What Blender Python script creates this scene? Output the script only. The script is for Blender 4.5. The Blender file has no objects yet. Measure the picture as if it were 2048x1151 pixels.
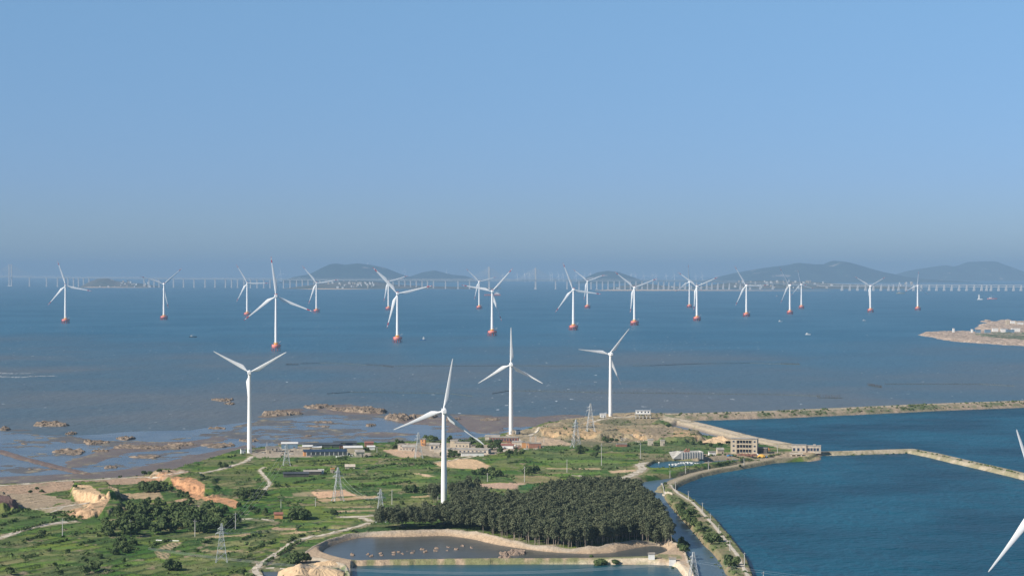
import bpy, math, random
import numpy as np
R = math.radians
random.seed(7)
rng = np.random.default_rng(7)
scene = bpy.context.scene
COL = scene.collection

# ------------------------------------------------------------------ camera
F, HC, VH = 3982.0, 166.0, 546.0            # focal length in photo pixels, camera height, eye level row
cd = bpy.data.cameras.new("camera")
cd.sensor_width = 36.0
cd.lens = 36.0 * F / 2048.0
cd.shift_y = -(575.5 - VH) / 2048.0
cd.clip_start, cd.clip_end = 5.0, 250000.0
cam = bpy.data.objects.new("camera", cd)
cam.location = (0, 0, HC)
cam.rotation_euler = (R(90), 0, 0)
COL.objects.link(cam)
scene.camera = cam

# ------------------------------------------------------------------ sky, sun, exposure
SUN_EL, SUN_AZ = R(35), math.atan2(-0.87, -0.47)
w = bpy.data.worlds.new("World"); scene.world = w
w.use_nodes = True
nt = w.node_tree; nt.nodes.clear()
sky = nt.nodes.new("ShaderNodeTexSky"); sky.sky_type = 'NISHITA'; sky.sun_disc = False
sky.sun_elevation = SUN_EL; sky.sun_rotation = SUN_AZ
sky.altitude = 6000; sky.air_density = 1.0; sky.dust_density = 0.0; sky.ozone_density = 4.5
bg = nt.nodes.new("ShaderNodeBackground"); bg.inputs[1].default_value = 0.104
wo = nt.nodes.new("ShaderNodeOutputWorld")
tc_ = nt.nodes.new("ShaderNodeTexCoord"); sp_ = nt.nodes.new("ShaderNodeSeparateXYZ"); nt.links.new(tc_.outputs["Generated"], sp_.inputs[0])
cr_ = nt.nodes.new("ShaderNodeValToRGB"); nt.links.new(sp_.outputs[2], cr_.inputs[0])      # dusty low air: the bottom of the sky is dimmer and greyer
e_ = cr_.color_ramp.elements; e_[0].position = 0.0; e_[0].color = (.58, .50, .46, 1); e_[1].position = 0.14; e_[1].color = (1.24, 1.24, 1.03, 1)
k_ = e_.new(0.045); k_.color = (.78, .725, .70, 1)
mu_ = nt.nodes.new("ShaderNodeMix"); mu_.data_type = 'RGBA'; mu_.blend_type = 'MULTIPLY'; mu_.inputs[0].default_value = 1.0
nt.links.new(sky.outputs[0], mu_.inputs[6]); nt.links.new(cr_.outputs[0], mu_.inputs[7]); nt.links.new(mu_.outputs[2], bg.inputs[0]); nt.links.new(bg.outputs[0], wo.inputs[0])
sd = bpy.data.lights.new("sun", 'SUN'); sd.energy = 5.0; sd.angle = R(0.5); sd.color = (1.0, 0.93, 0.83)
sun = bpy.data.objects.new("sun", sd); COL.objects.link(sun)
from mathutils import Vector, Matrix
sdir = Vector((math.sin(SUN_AZ) * math.cos(SUN_EL), math.cos(SUN_AZ) * math.cos(SUN_EL), math.sin(SUN_EL)))
sun.rotation_euler = sdir.to_track_quat('Z', 'Y').to_euler()
scene.view_settings.view_transform = 'Standard'
scene.view_settings.look = 'None'
scene.view_settings.exposure = 0.38
scene.view_settings.gamma = 1.0
scene.cycles.volume_bounces = 2
scene.cycles.max_bounces = 5
scene.cycles.use_denoising = True
HAZE_DENSITY = 4.0e-5
HAZE_COLOR = (0.31, 0.462, 0.625)

# ------------------------------------------------------------------ helpers
def P(u, v, z=0.0):
    """ground point seen at photo pixel (u, v) when the ground there is z metres high"""
    y = (HC - z) * F / (v - VH)
    return Vector(((u - 1024) * y / F, y, z))

def tag(o, label=None, cat=None, group=None, kind=None):
    if label: o["label"] = label
    if cat: o["category"] = cat
    if group: o["group"] = group
    if kind: o["kind"] = kind
    return o

def empty(name, loc, rz=0.0, **k):
    o = bpy.data.objects.new(name, None); COL.objects.link(o)
    o.location = loc; o.rotation_euler = (0, 0, rz); o.empty_display_size = 1
    return tag(o, **k)

def copy_tree(o, parent=None):
    c = o.copy(); COL.objects.link(c); c.parent = parent
    for ch in [x for x in o.children]:
        copy_tree(ch, c)
    return c

def link_mesh(name, me, parent=None, **k):
    o = bpy.data.objects.new(name, me); COL.objects.link(o); o.parent = parent
    return tag(o, **k)

class MB:
    def __init__(s): s.v = []; s.f = []; s.m = []
    def add(s, vs, fs, m=0):
        b = len(s.v); s.v += [tuple(p) for p in vs]
        s.f += [tuple(i + b for i in f) for f in fs]; s.m += [m] * len(fs)
    def box(s, c, size, rz=0.0, m=0, taper=1.0):
        cx, cy, cz = c; sx, sy, sz = size[0] / 2, size[1] / 2, size[2] / 2
        co, si = math.cos(rz), math.sin(rz); vs = []
        for z in (-1, 1):
            t = taper if z > 0 else 1.0
            for x, y in ((-1, -1), (1, -1), (1, 1), (-1, 1)):
                X, Y = x * sx * t, y * sy * t
                vs.append((cx + X * co - Y * si, cy + X * si + Y * co, cz + z * sz))
        s.add(vs, [(3, 2, 1, 0), (4, 5, 6, 7), (0, 1, 5, 4), (1, 2, 6, 5), (2, 3, 7, 6), (3, 0, 4, 7)], m)
    def tube(s, a, b, r0, r1=None, n=6, m=0, caps=True):
        a = Vector(a); b = Vector(b); r1 = r0 if r1 is None else r1
        d = (b - a).normalized(); q = d.to_track_quat('Z', 'Y'); vs = []
        for p, r in ((a, r0), (b, r1)):
            for i in range(n):
                t = 2 * math.pi * i / n
                vs.append(p + q @ Vector((r * math.cos(t), r * math.sin(t), 0)))
        fs = [(i, (i + 1) % n, n + (i + 1) % n, n + i) for i in range(n)]
        if caps: fs += [tuple(range(n - 1, -1, -1)), tuple(range(n, 2 * n))]
        s.add(vs, fs, m)
    def lathe(s, prof, n=20, c=(0, 0, 0), m=0, mats=None):
        vs = []
        for r, z in prof:
            for i in range(n):
                t = 2 * math.pi * i / n
                vs.append((c[0] + r * math.cos(t), c[1] + r * math.sin(t), c[2] + z))
        b = len(s.v); s.v += vs
        for k in range(len(prof) - 1):
            for i in range(n):
                s.f.append((b + k * n + i, b + k * n + (i + 1) % n, b + (k + 1) * n + (i + 1) % n, b + (k + 1) * n + i))
                s.m.append(mats[k] if mats else m)
        s.f.append(tuple(b + i for i in range(n - 1, -1, -1))); s.m.append(mats[0] if mats else m)
        s.f.append(tuple(b + (len(prof) - 1) * n + i for i in range(n))); s.m.append(mats[-1] if mats else m)
    def mesh(s, name, mats, smooth=False):
        me = bpy.data.meshes.new(name); me.from_pydata(s.v, [], s.f)
        for mt in (mats if isinstance(mats, (list, tuple)) else [mats]): me.materials.append(mt)
        if any(s.m): me.polygons.foreach_set("material_index", s.m)
        if smooth:
            me.polygons.foreach_set("use_smooth", [True] * len(s.f))
            try: me.set_sharp_from_angle(angle=R(40))
            except Exception: pass
        me.update(); return me
    def obj(s, name, mats, parent=None, smooth=False, **k):
        return link_mesh(name, s.mesh(name, mats, smooth), parent, **k)

def np_mesh(name, V, Q, mats, smooth=False, colors=None, cname="tint"):
    me = bpy.data.meshes.new(name)
    nv, nf, k = len(V), len(Q), Q.shape[1]
    me.vertices.add(nv); me.vertices.foreach_set("co", np.ascontiguousarray(V, dtype=np.float32).ravel())
    me.loops.add(nf * k); me.loops.foreach_set("vertex_index", np.ascontiguousarray(Q, dtype=np.int32).ravel())
    me.polygons.add(nf)
    me.polygons.foreach_set("loop_start", np.arange(0, nf * k, k, dtype=np.int32))
    me.polygons.foreach_set("use_smooth", np.full(nf, smooth))
    for mt in (mats if isinstance(mats, (list, tuple)) else [mats]): me.materials.append(mt)
    if colors is not None:
        a = me.attributes.new(cname, 'FLOAT_COLOR', 'POINT')
        a.data.foreach_set("color", np.ascontiguousarray(colors, dtype=np.float32).ravel())
    me.update(calc_edges=True); me.validate()
    return me

def vnoise(x, y, seed=0):
    xi = np.floor(x).astype(np.int64); yi = np.floor(y).astype(np.int64)
    fx = x - xi; fy = y - yi; fx = fx * fx * (3 - 2 * fx); fy = fy * fy * (3 - 2 * fy)
    def h(a, b):
        n = (a * 374761393 + b * 668265263 + seed * 974634777) & 0xFFFFFFFF
        n = ((n ^ (n >> 13)) * 1274126177) & 0xFFFFFFFF
        return ((n ^ (n >> 16)) & 0xFFFF) / 65535.0
    a = h(xi, yi); b = h(xi + 1, yi); c = h(xi, yi + 1); d = h(xi + 1, yi + 1)
    return (a + (b - a) * fx) * (1 - fy) + (c + (d - c) * fx) * fy
def fbm(x, y, seed=0, o=4):
    s = 0; a = 0.5; t = 0
    for i in range(o):
        s = s + a * vnoise(x, y, seed + i * 17); t += a; a *= 0.5; x = x * 2.03 + 3.1; y = y * 2.03 + 1.7
    return s / t

# ------------------------------------------------------------------ materials
def new_mat(name):
    m = bpy.data.materials.new(name); m.use_nodes = True
    n = m.node_tree.nodes; l = m.node_tree.links
    b = n["Principled BSDF"]
    return m, n, l, b
def mat(name, col, rough=0.7, var=0.15, scale=0.5, spec=0.3, metal=0.0, bump=0.0, grime=None):
    m, n, l, b = new_mat(name)
    b.inputs["Roughness"].default_value = rough; b.inputs["Metallic"].default_value = metal
    b.inputs["Specular IOR Level"].default_value = spec
    tc = n.new("ShaderNodeTexCoord"); ns = n.new("ShaderNodeTexNoise"); ns.inputs["Scale"].default_value = scale
    ns.inputs["Detail"].default_value = 5
    l.new(tc.outputs["Object"], ns.inputs["Vector"])
    mx = n.new("ShaderNodeMix"); mx.data_type = 'RGBA'
    lo = [c * (1 - var) for c in col]; hi = [min(1, c * (1 + var)) for c in col]
    if grime: lo = grime
    mx.inputs[6].default_value = (*lo, 1); mx.inputs[7].default_value = (*hi, 1)
    mr = n.new("ShaderNodeMapRange"); mr.inputs[1].default_value = 0.3; mr.inputs[2].default_value = 0.7
    l.new(ns.outputs[0], mr.inputs[0]); l.new(mr.outputs[0], mx.inputs[0])
    l.new(mx.outputs[2], b.inputs["Base Color"])
    if bump:
        bp = n.new("ShaderNodeBump"); bp.inputs["Distance"].default_value = bump
        l.new(ns.outputs[0], bp.inputs["Height"]); l.new(bp.outputs[0], b.inputs["Normal"])
    return m
M = {}
M['white'] = mat("turbine_white", (0.86, 0.86, 0.85), 0.4, 0.03, 0.1, 0.4)
M['tower'] = mat("tower_white", (0.84, 0.83, 0.81), 0.45, 0.04, 0.08, 0.4)
M['red'] = mat("marking_red", (0.60, 0.05, 0.05), 0.5, 0.1, 0.3)
M['capred'] = mat("cap_red", (0.90, 0.28, 0.23), 0.6, 0.12, 0.25)
M['yellow'] = mat("rail_yellow", (0.75, 0.45, 0.05), 0.5, 0.1, 0.5)
M['pile'] = mat("pile_red", (0.30, 0.06, 0.06), 0.7, 0.3, 0.4)
M['steel'] = mat("galvanised_steel", (0.55, 0.57, 0.57), 0.45, 0.1, 1.0, 0.5, 0.2)
M['concrete'] = mat("concrete", (0.42, 0.40, 0.36), 0.85, 0.18, 0.3)
M['pole'] = mat("pole_concrete", (0.52, 0.50, 0.46), 0.8, 0.1, 1.0)
M['bridge'] = mat("bridge_concrete", (0.52, 0.50, 0.47), 0.8, 0.08, 0.01)
M['deck'] = mat("bridge_deck_steel", (0.22, 0.25, 0.27), 0.7, 0.1, 0.01)
M['cream'] = mat("wall_cream", (0.50, 0.42, 0.31), 0.8, 0.10, 0.3)
M['plaster'] = mat("wall_plaster", (0.52, 0.45, 0.36), 0.85, 0.18, 0.4)
M['wwall'] = mat("wall_white", (0.75, 0.74, 0.70), 0.7, 0.08, 0.4)
M['brick'] = mat("brick_red", (0.33, 0.16, 0.115), 0.85, 0.2, 0.7)
M['orange'] = mat("wall_orange", (0.60, 0.30, 0.13), 0.8, 0.12, 0.5)
M['groof'] = mat("roof_grey", (0.36, 0.33, 0.29), 0.8, 0.2, 0.25)
M['broof'] = mat("roof_dark_blue", (0.035, 0.06, 0.10), 0.5, 0.2, 0.3)
M['wroof'] = mat("roof_white", (0.72, 0.70, 0.66), 0.5, 0.08, 0.2)
M['rroof'] = mat("roof_red", (0.30, 0.13, 0.10), 0.7, 0.2, 0.4)
M['tarp'] = mat("dark_tarp", (0.07, 0.08, 0.09), 0.7, 0.3, 0.15)
M['glass'] = mat("window_dark", (0.04, 0.06, 0.10), 0.15, 0.1, 0.5, 0.5)
M['blue'] = mat("blue_paint", (0.05, 0.22, 0.45), 0.5, 0.1, 0.5)
M['bluetin'] = mat("roof_blue_tin", (0.16, 0.25, 0.33), 0.5, 0.15, 0.3)
M['darkwood'] = mat("dark_wood", (0.10, 0.09, 0.08), 0.8, 0.3, 0.5)
M['hull'] = mat("hull_dark", (0.06, 0.09, 0.10), 0.6, 0.2, 0.5)
M['sandheap'] = mat("sand_pale", (0.58, 0.42, 0.26), 0.95, 0.16, 0.35, 0.1, bump=0.5)
M['mound'] = mat("mound_mud", (0.27, 0.20, 0.15), 0.9, 0.3, 0.5, 0.2, bump=0.4)

def rock_mat(name, a, b_, wet):
    m, n, l, b = new_mat(name)
    tc = n.new("ShaderNodeNewGeometry"); ns = n.new("ShaderNodeTexNoise"); ns.inputs["Scale"].default_value = 0.12
    ns.inputs["Detail"].default_value = 8; ns.inputs["Roughness"].default_value = 0.7
    l.new(tc.outputs["Position"], ns.inputs["Vector"])
    cr = n.new("ShaderNodeValToRGB"); e = cr.color_ramp.elements
    e[0].position = 0.36; e[0].color = (*wet, 1); e[1].position = 0.62; e[1].color = (*b_, 1)
    k = e.new(0.48); k.color = (*a, 1)
    l.new(ns.outputs[0], cr.inputs[0]); l.new(cr.outputs[0], b.inputs["Base Color"])
    b.inputs["Roughness"].default_value = 0.9; b.inputs["Specular IOR Level"].default_value = 0.2
    bp = n.new("ShaderNodeBump"); bp.inputs["Distance"].default_value = 0.8
    l.new(ns.outputs[0], bp.inputs["Height"]); l.new(bp.outputs[0], b.inputs["Normal"])
    return m
M['rock'] = rock_mat("shore_rock", (0.20, 0.155, 0.115), (0.34, 0.26, 0.19), (0.075, 0.062, 0.052))
M['isle'] = rock_mat("islet_rock", (0.36, 0.27, 0.20), (0.54, 0.43, 0.34), (0.15, 0.12, 0.095))

def foliage(name, dark, light, obj_rand=0.35):
    m, n, l, b = new_mat(name)
    g = n.new("ShaderNodeNewGeometry"); oi = n.new("ShaderNodeObjectInfo")
    ns = n.new("ShaderNodeTexNoise"); ns.inputs["Scale"].default_value = 0.16; ns.inputs["Detail"].default_value = 4
    l.new(g.outputs["Position"], ns.inputs["Vector"])
    ad = n.new("ShaderNodeMath"); ad.operation = 'MULTIPLY_ADD'; ad.inputs[1].default_value = obj_rand
    l.new(oi.outputs["Random"], ad.inputs[0]); l.new(ns.outputs[0], ad.inputs[2])
    ri = n.new("ShaderNodeMath"); ri.operation = 'MULTIPLY_ADD'; ri.inputs[1].default_value = 0.35
    l.new(g.outputs["Random Per Island"], ri.inputs[0]); l.new(ad.outputs[0], ri.inputs[2])
    mr = n.new("ShaderNodeMapRange"); mr.inputs[1].default_value = 0.45; mr.inputs[2].default_value = 1.2
    l.new(ri.outputs[0], mr.inputs[0])
    mx = n.new("ShaderNodeMix"); mx.data_type = 'RGBA'
    mx.inputs[6].default_value = (*dark, 1); mx.inputs[7].default_value = (*light, 1)
    l.new(mr.outputs[0], mx.inputs[0]); l.new(mx.outputs[2], b.inputs["Base Color"])
    b.inputs["Roughness"].default_value = 0.85; b.inputs["Specular IOR Level"].default_value = 0.15
    return m
M['leaf'] = foliage("forest_leaves", (0.046, 0.064, 0.037), (0.132, 0.142, 0.078), 0.34)
M['bush'] = foliage("bush_leaves", (0.040, 0.072, 0.028), (0.115, 0.150, 0.055))
M['hedge'] = foliage("hedge_leaves", (0.050, 0.085, 0.030), (0.13, 0.18, 0.060))
M['trunk'] = mat("bark_pale", (0.30, 0.25, 0.20), 0.9, 0.25, 0.8)

def water(name, cols, rough, wave, bump, foam=0.0, wscale=(1, 1), spec=0.5, streak=0.5, grad=None):
    """cols: two colours mixed by a slow noise; grad=(y0,y1,near colour pair) mixes by distance from the shore"""
    m, n, l, b = new_mat(name)
    g = n.new("ShaderNodeNewGeometry")
    def noise(scale, sx=1, sy=1, det=4, rot=0.0):
        mp = n.new("ShaderNodeMapping"); mp.inputs["Scale"].default_value = (sx, sy, 1)
        mp.inputs["Rotation"].default_value = (0, 0, rot)
        l.new(g.outputs["Position"], mp.inputs["Vector"])
        t = n.new("ShaderNodeTexNoise"); t.inputs["Scale"].default_value = scale; t.inputs["Detail"].default_value = det
        l.new(mp.outputs[0], t.inputs["Vector"]); return t
    def mixc(f, a, c):
        x = n.new("ShaderNodeMix"); x.data_type = 'RGBA'; l.new(f, x.inputs[0])
        for s_, i in ((a, 6), (c, 7)):
            if isinstance(s_, tuple): x.inputs[i].default_value = (*s_, 1)
            else: l.new(s_, x.inputs[i])
        return x.outputs[2]
    def rng_(o, a, c):
        r = n.new("ShaderNodeMapRange"); r.inputs[1].default_value = a; r.inputs[2].default_value = c
        r.interpolation_type = 'SMOOTHSTEP'; l.new(o, r.inputs[0]); return r.outputs[0]
    big = noise(streak * 0.01, 0.8, 0.7, 5, 0.15)
    f = rng_(big.outputs[0], 0.35, 0.65)
    c = mixc(f, cols[0], cols[1])
    if grad:
        sx = n.new("ShaderNodeSeparateXYZ"); l.new(g.outputs["Position"], sx.inputs[0])
        nn = noise(0.0012, 1, 0.6, 6)
        ma = n.new("ShaderNodeMath"); ma.operation = 'MULTIPLY_ADD'; ma.inputs[1].default_value = -4600
        l.new(nn.outputs[0], ma.inputs[0]); l.new(sx.outputs[1], ma.inputs[2])
        mb = n.new("ShaderNodeMath"); mb.operation = 'MULTIPLY_ADD'; mb.inputs[1].default_value = 0.12
        l.new(sx.outputs[0], mb.inputs[0]); l.new(ma.outputs[0], mb.inputs[2])
        f2 = rng_(mb.outputs[0], grad[0] - 2300, grad[1] - 2300)
        near = mixc(f, grad[2], grad[3])
        c = mixc(f2, near, c)
    if foam:
        fo = noise(0.10, 1.0, 0.40, 3, 0.1); pa = noise(0.0009, 1, 0.7, 3)
        mu = n.new("ShaderNodeMath"); mu.operation = 'MULTIPLY_ADD'; mu.inputs[1].default_value = 0.25
        l.new(pa.outputs[0], mu.inputs[0]); l.new(fo.outputs[0], mu.inputs[2])
        ff = rng_(mu.outputs[0], 0.900 - foam, 0.93 - foam)
        c = mixc(ff, c, (0.62, 0.66, 0.68))
    l.new(c, b.inputs["Base Color"])
    b.inputs["Roughness"].default_value = rough; b.inputs["IOR"].default_value = 1.33
    b.inputs["Specular IOR Level"].default_value = spec
    wv = noise(wave, wscale[0], wscale[1], 5, 0.2)
    w2 = noise(wave * 0.13, wscale[0], wscale[1], 3, -0.3)
    sm = n.new("ShaderNodeMath"); sm.operation = 'MULTIPLY_ADD'; sm.inputs[1].default_value = 2.5
    l.new(w2.outputs[0], sm.inputs[0]); l.new(wv.outputs[0], sm.inputs[2])
    bp = n.new("ShaderNodeBump"); bp.inputs["Distance"].default_value = bump; bp.inputs["Strength"].default_value = 1.0
    l.new(sm.outputs[0], bp.inputs["Height"]); l.new(bp.outputs[0], b.inputs["Normal"])
    return m
M['sea'] = water("sea_water", ((0.018, 0.098, 0.165), (0.034, 0.128, 0.205)), 0.42, 0.10, 1.8, foam=0.070, wscale=(1, .6), spec=0.3,
                 grad=(2300, 5600, (0.118, 0.128, 0.132), (0.066, 0.110, 0.140)), streak=0.3)
M['lagoon'] = water("lagoon_water", ((0.001, 0.038, 0.066), (0.006, 0.082, 0.130)), 0.36, 0.26, 2.8, wscale=(.7, .7), spec=0.20, streak=0.8)
M['canal'] = water("canal_water", ((0.050, 0.095, 0.125), (0.080, 0.115, 0.135)), 0.30, 0.6, 0.15, spec=0.4, streak=2)
M['pond'] = water("pond_water", ((0.068, 0.074, 0.068), (0.088, 0.096, 0.096)), 0.28, 0.6, 0.12, spec=0.4, streak=2)
M['teal'] = water("teal_pond_water", ((0.010, 0.065, 0.085), (0.015, 0.08, 0.10)), 0.30, 0.5, 0.2, spec=0.35, streak=2)
M['flatwater'] = water("tidal_water", ((0.085, 0.100, 0.115), (0.13, 0.145, 0.155)), 0.24, 0.3, 0.25, spec=0.5, streak=2.5)

# ------------------------------------------------------------------ terrain raster (a fan-shaped grid on the ground)
U0, U1, NU = -450.0, 2720.0, 1950
Y0, Y1, KR = 985.0, 2700.0, 0.00135
NR = int(math.log(Y1 / Y0) / KR)
uu = np.linspace(U0, U1, NU); DU = uu[1] - uu[0]
yy = Y0 * np.exp(KR * np.arange(NR))
X = (uu[None, :] - 1024) * yy[:, None] / F
Y = np.repeat(yy[:, None], NU, 1)
def fill(poly, z=4.0):
    vs = VH + (HC - z) * F / yy
    m = np.zeros((NR, NU), bool); pts = list(poly)
    for r in range(NR):
        v = vs[r]; xs = []
        for i in range(len(pts)):
            (x0, y0), (x1, y1) = pts[i], pts[(i + 1) % len(pts)]
            if (y0 <= v) != (y1 <= v): xs.append(x0 + (v - y0) * (x1 - x0) / (y1 - y0))
        xs.sort()
        for a, b in zip(xs[::2], xs[1::2]):
            i0 = max(0, int(math.ceil((a - U0) / DU))); i1 = min(NU, int(math.floor((b - U0) / DU)) + 1)
            if i1 > i0: m[r, i0:i1] = True
    return m
def dist_line(pts, z=4.0, reach=40.0):
    D = np.full((NR, NU), 1e9, np.float32)
    w_ = [P(u, v, z) for u, v in pts]
    for a, b in zip(w_[:-1], w_[1:]):
        r0 = int(max(0, (math.log(max(Y0, min(a.y, b.y) - reach) / Y0)) / KR)); r1 = int(min(NR, math.log(max(Y0, max(a.y, b.y) + reach) / Y0) / KR + 2))
        if r1 <= r0: continue
        us = [1024 + F * (a.x - reach) / a.y, 1024 + F * (a.x + reach) / a.y, 1024 + F * (b.x - reach) / b.y, 1024 + F * (b.x + reach) / b.y]
        c0 = int(max(0, (min(us) - U0) / DU - 5)); c1 = int(min(NU, (max(us) - U0) / DU + 6))
        if c1 <= c0: continue
        x = X[r0:r1, c0:c1] - a.x; y = Y[r0:r1, c0:c1] - a.y
        dx, dy = b.x - a.x, b.y - a.y; L = dx * dx + dy * dy + 1e-9
        t = np.clip((x * dx + y * dy) / L, 0, 1)
        d = np.hypot(x - t * dx, y - t * dy)
        D[r0:r1, c0:c1] = np.minimum(D[r0:r1, c0:c1], d)
    return D
def blur(a, rc, rr, n=2):
    a = a.astype(np.float32)
    for _ in range(n):
        for ax, r in ((1, rc), (0, rr)):
            if r < 1: continue
            p = np.pad(a, [(r + 1, r) if i == ax else (0, 0) for i in (0, 1)], mode='edge')
            c = np.cumsum(p, axis=ax, dtype=np.float64)
            a = ((c[:, 2 * r + 1:] - c[:, :-2 * r - 1]) if ax == 1 else (c[2 * r + 1:, :] - c[:-2 * r - 1, :])).astype(np.float32) / (2 * r + 1)
    return a
def sstep(x, a, b):
    t = np.clip((x - a) / (b - a), 0, 1); return t * t * (3 - 2 * t)

# ---- heights and base colours
H = np.full((NR, NU), -1.6, np.float32)
C = np.zeros((NR, NU, 3), np.float32) + np.array((0.13, 0.115, 0.10))
GR = np.zeros((NR, NU), np.float32)          # how grassy
WET = np.zeros((NR, NU), np.float32)
def paint(mask, col, amt=1.0, soft=1):
    k = (blur(mask, soft, max(1, soft // 2), 1) if soft else mask.astype(np.float32)) * amt
    C[:] = C * (1 - k[..., None]) + np.array(col, np.float32) * k[..., None]
n1 = fbm(X / 60, Y / 60, 1); n2 = fbm(X / 14, Y / 22, 2); n3 = fbm(X / 5, Y / 7, 3); n4 = fbm(X / 180, Y / 160, 4)

MUDPOLY = [(-450, 850), (0, 853), (100, 862), (200, 880), (330, 878), (420, 862), (520, 838), (560, 822), (620, 810), (700, 806), (790, 815),
           (860, 825), (960, 828), (1060, 832), (1150, 826), (1210, 830), (1300, 845), (1200, 890), (900, 920), (500, 960), (300, 985), (-450, 1010)]
mud = fill(MUDPOLY, 0)
mk = blur(mud, 14, 10)
H = np.where(mk > 0.02, -1.66 + 1.62 * sstep(mk, 0, 0.7) + (n2 - 0.5) * 0.5 * mk + (n1 - 0.5) * 0.6 * mk + (fbm(X / 34, Y / 26, 88) - .5) * .6 * mk + (n3 - .5) * .16 * mk, H)
WET = mk.copy()
# raised brown flats
for poly in [[(-450, 965), (0, 952), (150, 945), (240, 938), (300, 928), (400, 905), (470, 893), (505, 885), (520, 893), (460, 915), (350, 945), (200, 975), (-450, 990)],
             [(560, 880), (700, 868), (800, 872), (960, 862), (1060, 850), (1100, 838), (1060, 832), (930, 830), (780, 836), (800, 848), (900, 852), (880, 868), (760, 862), (640, 870), (560, 874)],
             [(505, 835), (560, 818), (620, 815), (600, 828), (540, 836)], [(600, 812), (700, 808), (780, 818), (760, 832), (660, 828)],
             [(760, 838), (850, 830), (930, 836), (1000, 845), (1020, 862), (960, 868), (900, 850), (820, 848)],
             [(1020, 850), (1060, 834), (1120, 828), (1180, 830), (1170, 845), (1080, 855)],
             [(120, 925), (200, 900), (260, 885), (380, 880), (430, 872), (470, 876), (380, 898), (260, 905), (200, 925), (150, 935)]]:
    k = blur(fill(poly, 0), 6, 4)
    H = np.maximum(H, -0.9 + 1.3 * k + (n2 - 0.45) * 0.7 * k)
    paint(k > 0.35, (0.19, 0.135, 0.10), 0.75, 3)
# stone causeway over the flats
dl = dist_line([(-450, 885), (0, 902), (40, 915), (80, 925), (130, 938), (175, 948)], 0, 30)
k = sstep(dl + (n3 - .5) * 5, 8, 3); H = np.maximum(H, -0.5 + 1.6 * k + (n3 - .5) * .8 * k); paint(k > 0.4, (0.20, 0.13, 0.09), 0.9, 1)

LAND = [(-450, 978), (0, 966), (60, 965), (150, 958), (260, 952), (330, 942), (370, 930), (420, 915), (455, 903), (478, 896), (520, 892), (560, 888), (640, 887), (720, 884),
        (800, 883), (860, 878), (930, 878), (985, 870), (1010, 864), (1050, 856), (1080, 846), (1130, 838), (1180, 831), (1230, 825), (1290, 823), (1330, 826), (1345, 834), (1360, 842),
        (1340, 846), (1330, 852), (1360, 862), (1400, 866), (1450, 874), (1530, 886), (1585, 893), (1612, 898), (1640, 905), (1622, 913), (1570, 916), (1480, 922), (1420, 930), (1360, 944),
        (1300, 952), (1272, 956), (1255, 968), (1290, 985), (1312, 1010), (1328, 1040), (1345, 1070), (1368, 1092), (1388, 1120), (1398, 1160), (1405, 1240), (-450, 1240)]
land = fill(LAND, 3.5)
lk = blur(land, 5, 3)
base = 3.6 + (n1 - 0.5) * 1.6 + (n4 - 0.5) * 2.0
H = np.where(lk > 0.02, np.maximum(H, -1.6 + (base + 1.6) * sstep(lk, 0.15, 0.85)), H)
# dikes: (polyline, top width, height)
DK1 = [(1285, 828), (1340, 829), (1400, 828), (1536, 824), (1700, 817), (1850, 810), (2048, 803), (2245, 795), (2640, 779)]
DK2 = [(1330, 834), (1365, 840), (1400, 848), (1450, 861), (1500, 874), (1560, 885), (1600, 893)]
DK3 = [(1630, 904), (1700, 902), (1760, 900), (1822, 898), (1870, 907), (1920, 919), (1980, 932), (2048, 948), (2245, 995), (2655, 1093)]
DK5 = [(2640, 779), (2648, 850), (2655, 960), (2665, 1093), (2680, 1250)]
DK4 = [(1605, 905), (1585, 912), (1540, 918), (1500, 925), (1470, 931), (1430, 937), (1390, 946), (1355, 958), (1336, 968), (1330, 976)]
EAST = [(1326, 972), (1345, 966), (1352, 978), (1376, 988), (1400, 1006), (1430, 1033), (1455, 1062), (1476, 1088), (1494, 1112), (1508, 1151), (1530, 1210), (1490, 1210), (1470, 1151),
        (1453, 1138), (1444, 1118), (1428, 1098), (1408, 1080), (1394, 1062), (1378, 1044), (1362, 1028), (1345, 1008), (1332, 992)]
d1 = dist_line(DK1, 4.5, 60); d2 = dist_line(DK2, 3.5, 50); d3 = np.minimum(dist_line(DK3, 2.5, 40), dist_line(DK5, 2.5, 40)); d4 = dist_line(DK4, 2.5, 30)
H = np.maximum(H, -1.6 + 7.0 * sstep(d1 + (n3 - .5) * 6, 44, 12) + (n3 - .5) * .5 * (d1 < 30))
H = np.maximum(H, -1.6 + 5.2 * sstep(d2 + (n3 - .5) * 2, 20, 7))
H = np.maximum(H, -1.6 + 4.4 * sstep(d3 + (n3 - .5) * 1, 12, 4.5))
H = np.maximum(H, -1.6 + 4.2 * sstep(d4 + (n3 - .5) * 2, 11, 4))
east = blur(fill(EAST, 2.5), 4, 3)
H = np.maximum(H, -1.6 + 4.6 * sstep(east, 0.1, 0.8) + (n3 - .5) * .8 * (east > .4))
spit = blur(fill([(1600, 908), (1640, 905), (1643, 917), (1615, 921), (1598, 916)], 1), 3, 2)
H = np.maximum(H, -1.6 + 3.0 * spit)
# rafts pond behind the road, mud bay wall
mid = blur(fill([(1300, 938), (1380, 936), (1440, 929), (1500, 925), (1500, 929), (1430, 936), (1380, 944), (1300, 944)], 2), 2, 1)

# grass base on land
lm = lk > 0.3
gcol = np.stack([0.098 + 0.045 * (n2 - .5) + 0.040 * (n4 - .5) * 2, 0.168 + 0.06 * (n2 - .5) - 0.01 * (n4 - .5), 0.022 + 0.015 * (n1 - .5)], -1)
C[lm] = gcol[lm]; GR = np.where(lm, 1.0, 0.0).astype(np.float32); WET = np.where(lm, 0, WET)
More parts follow.
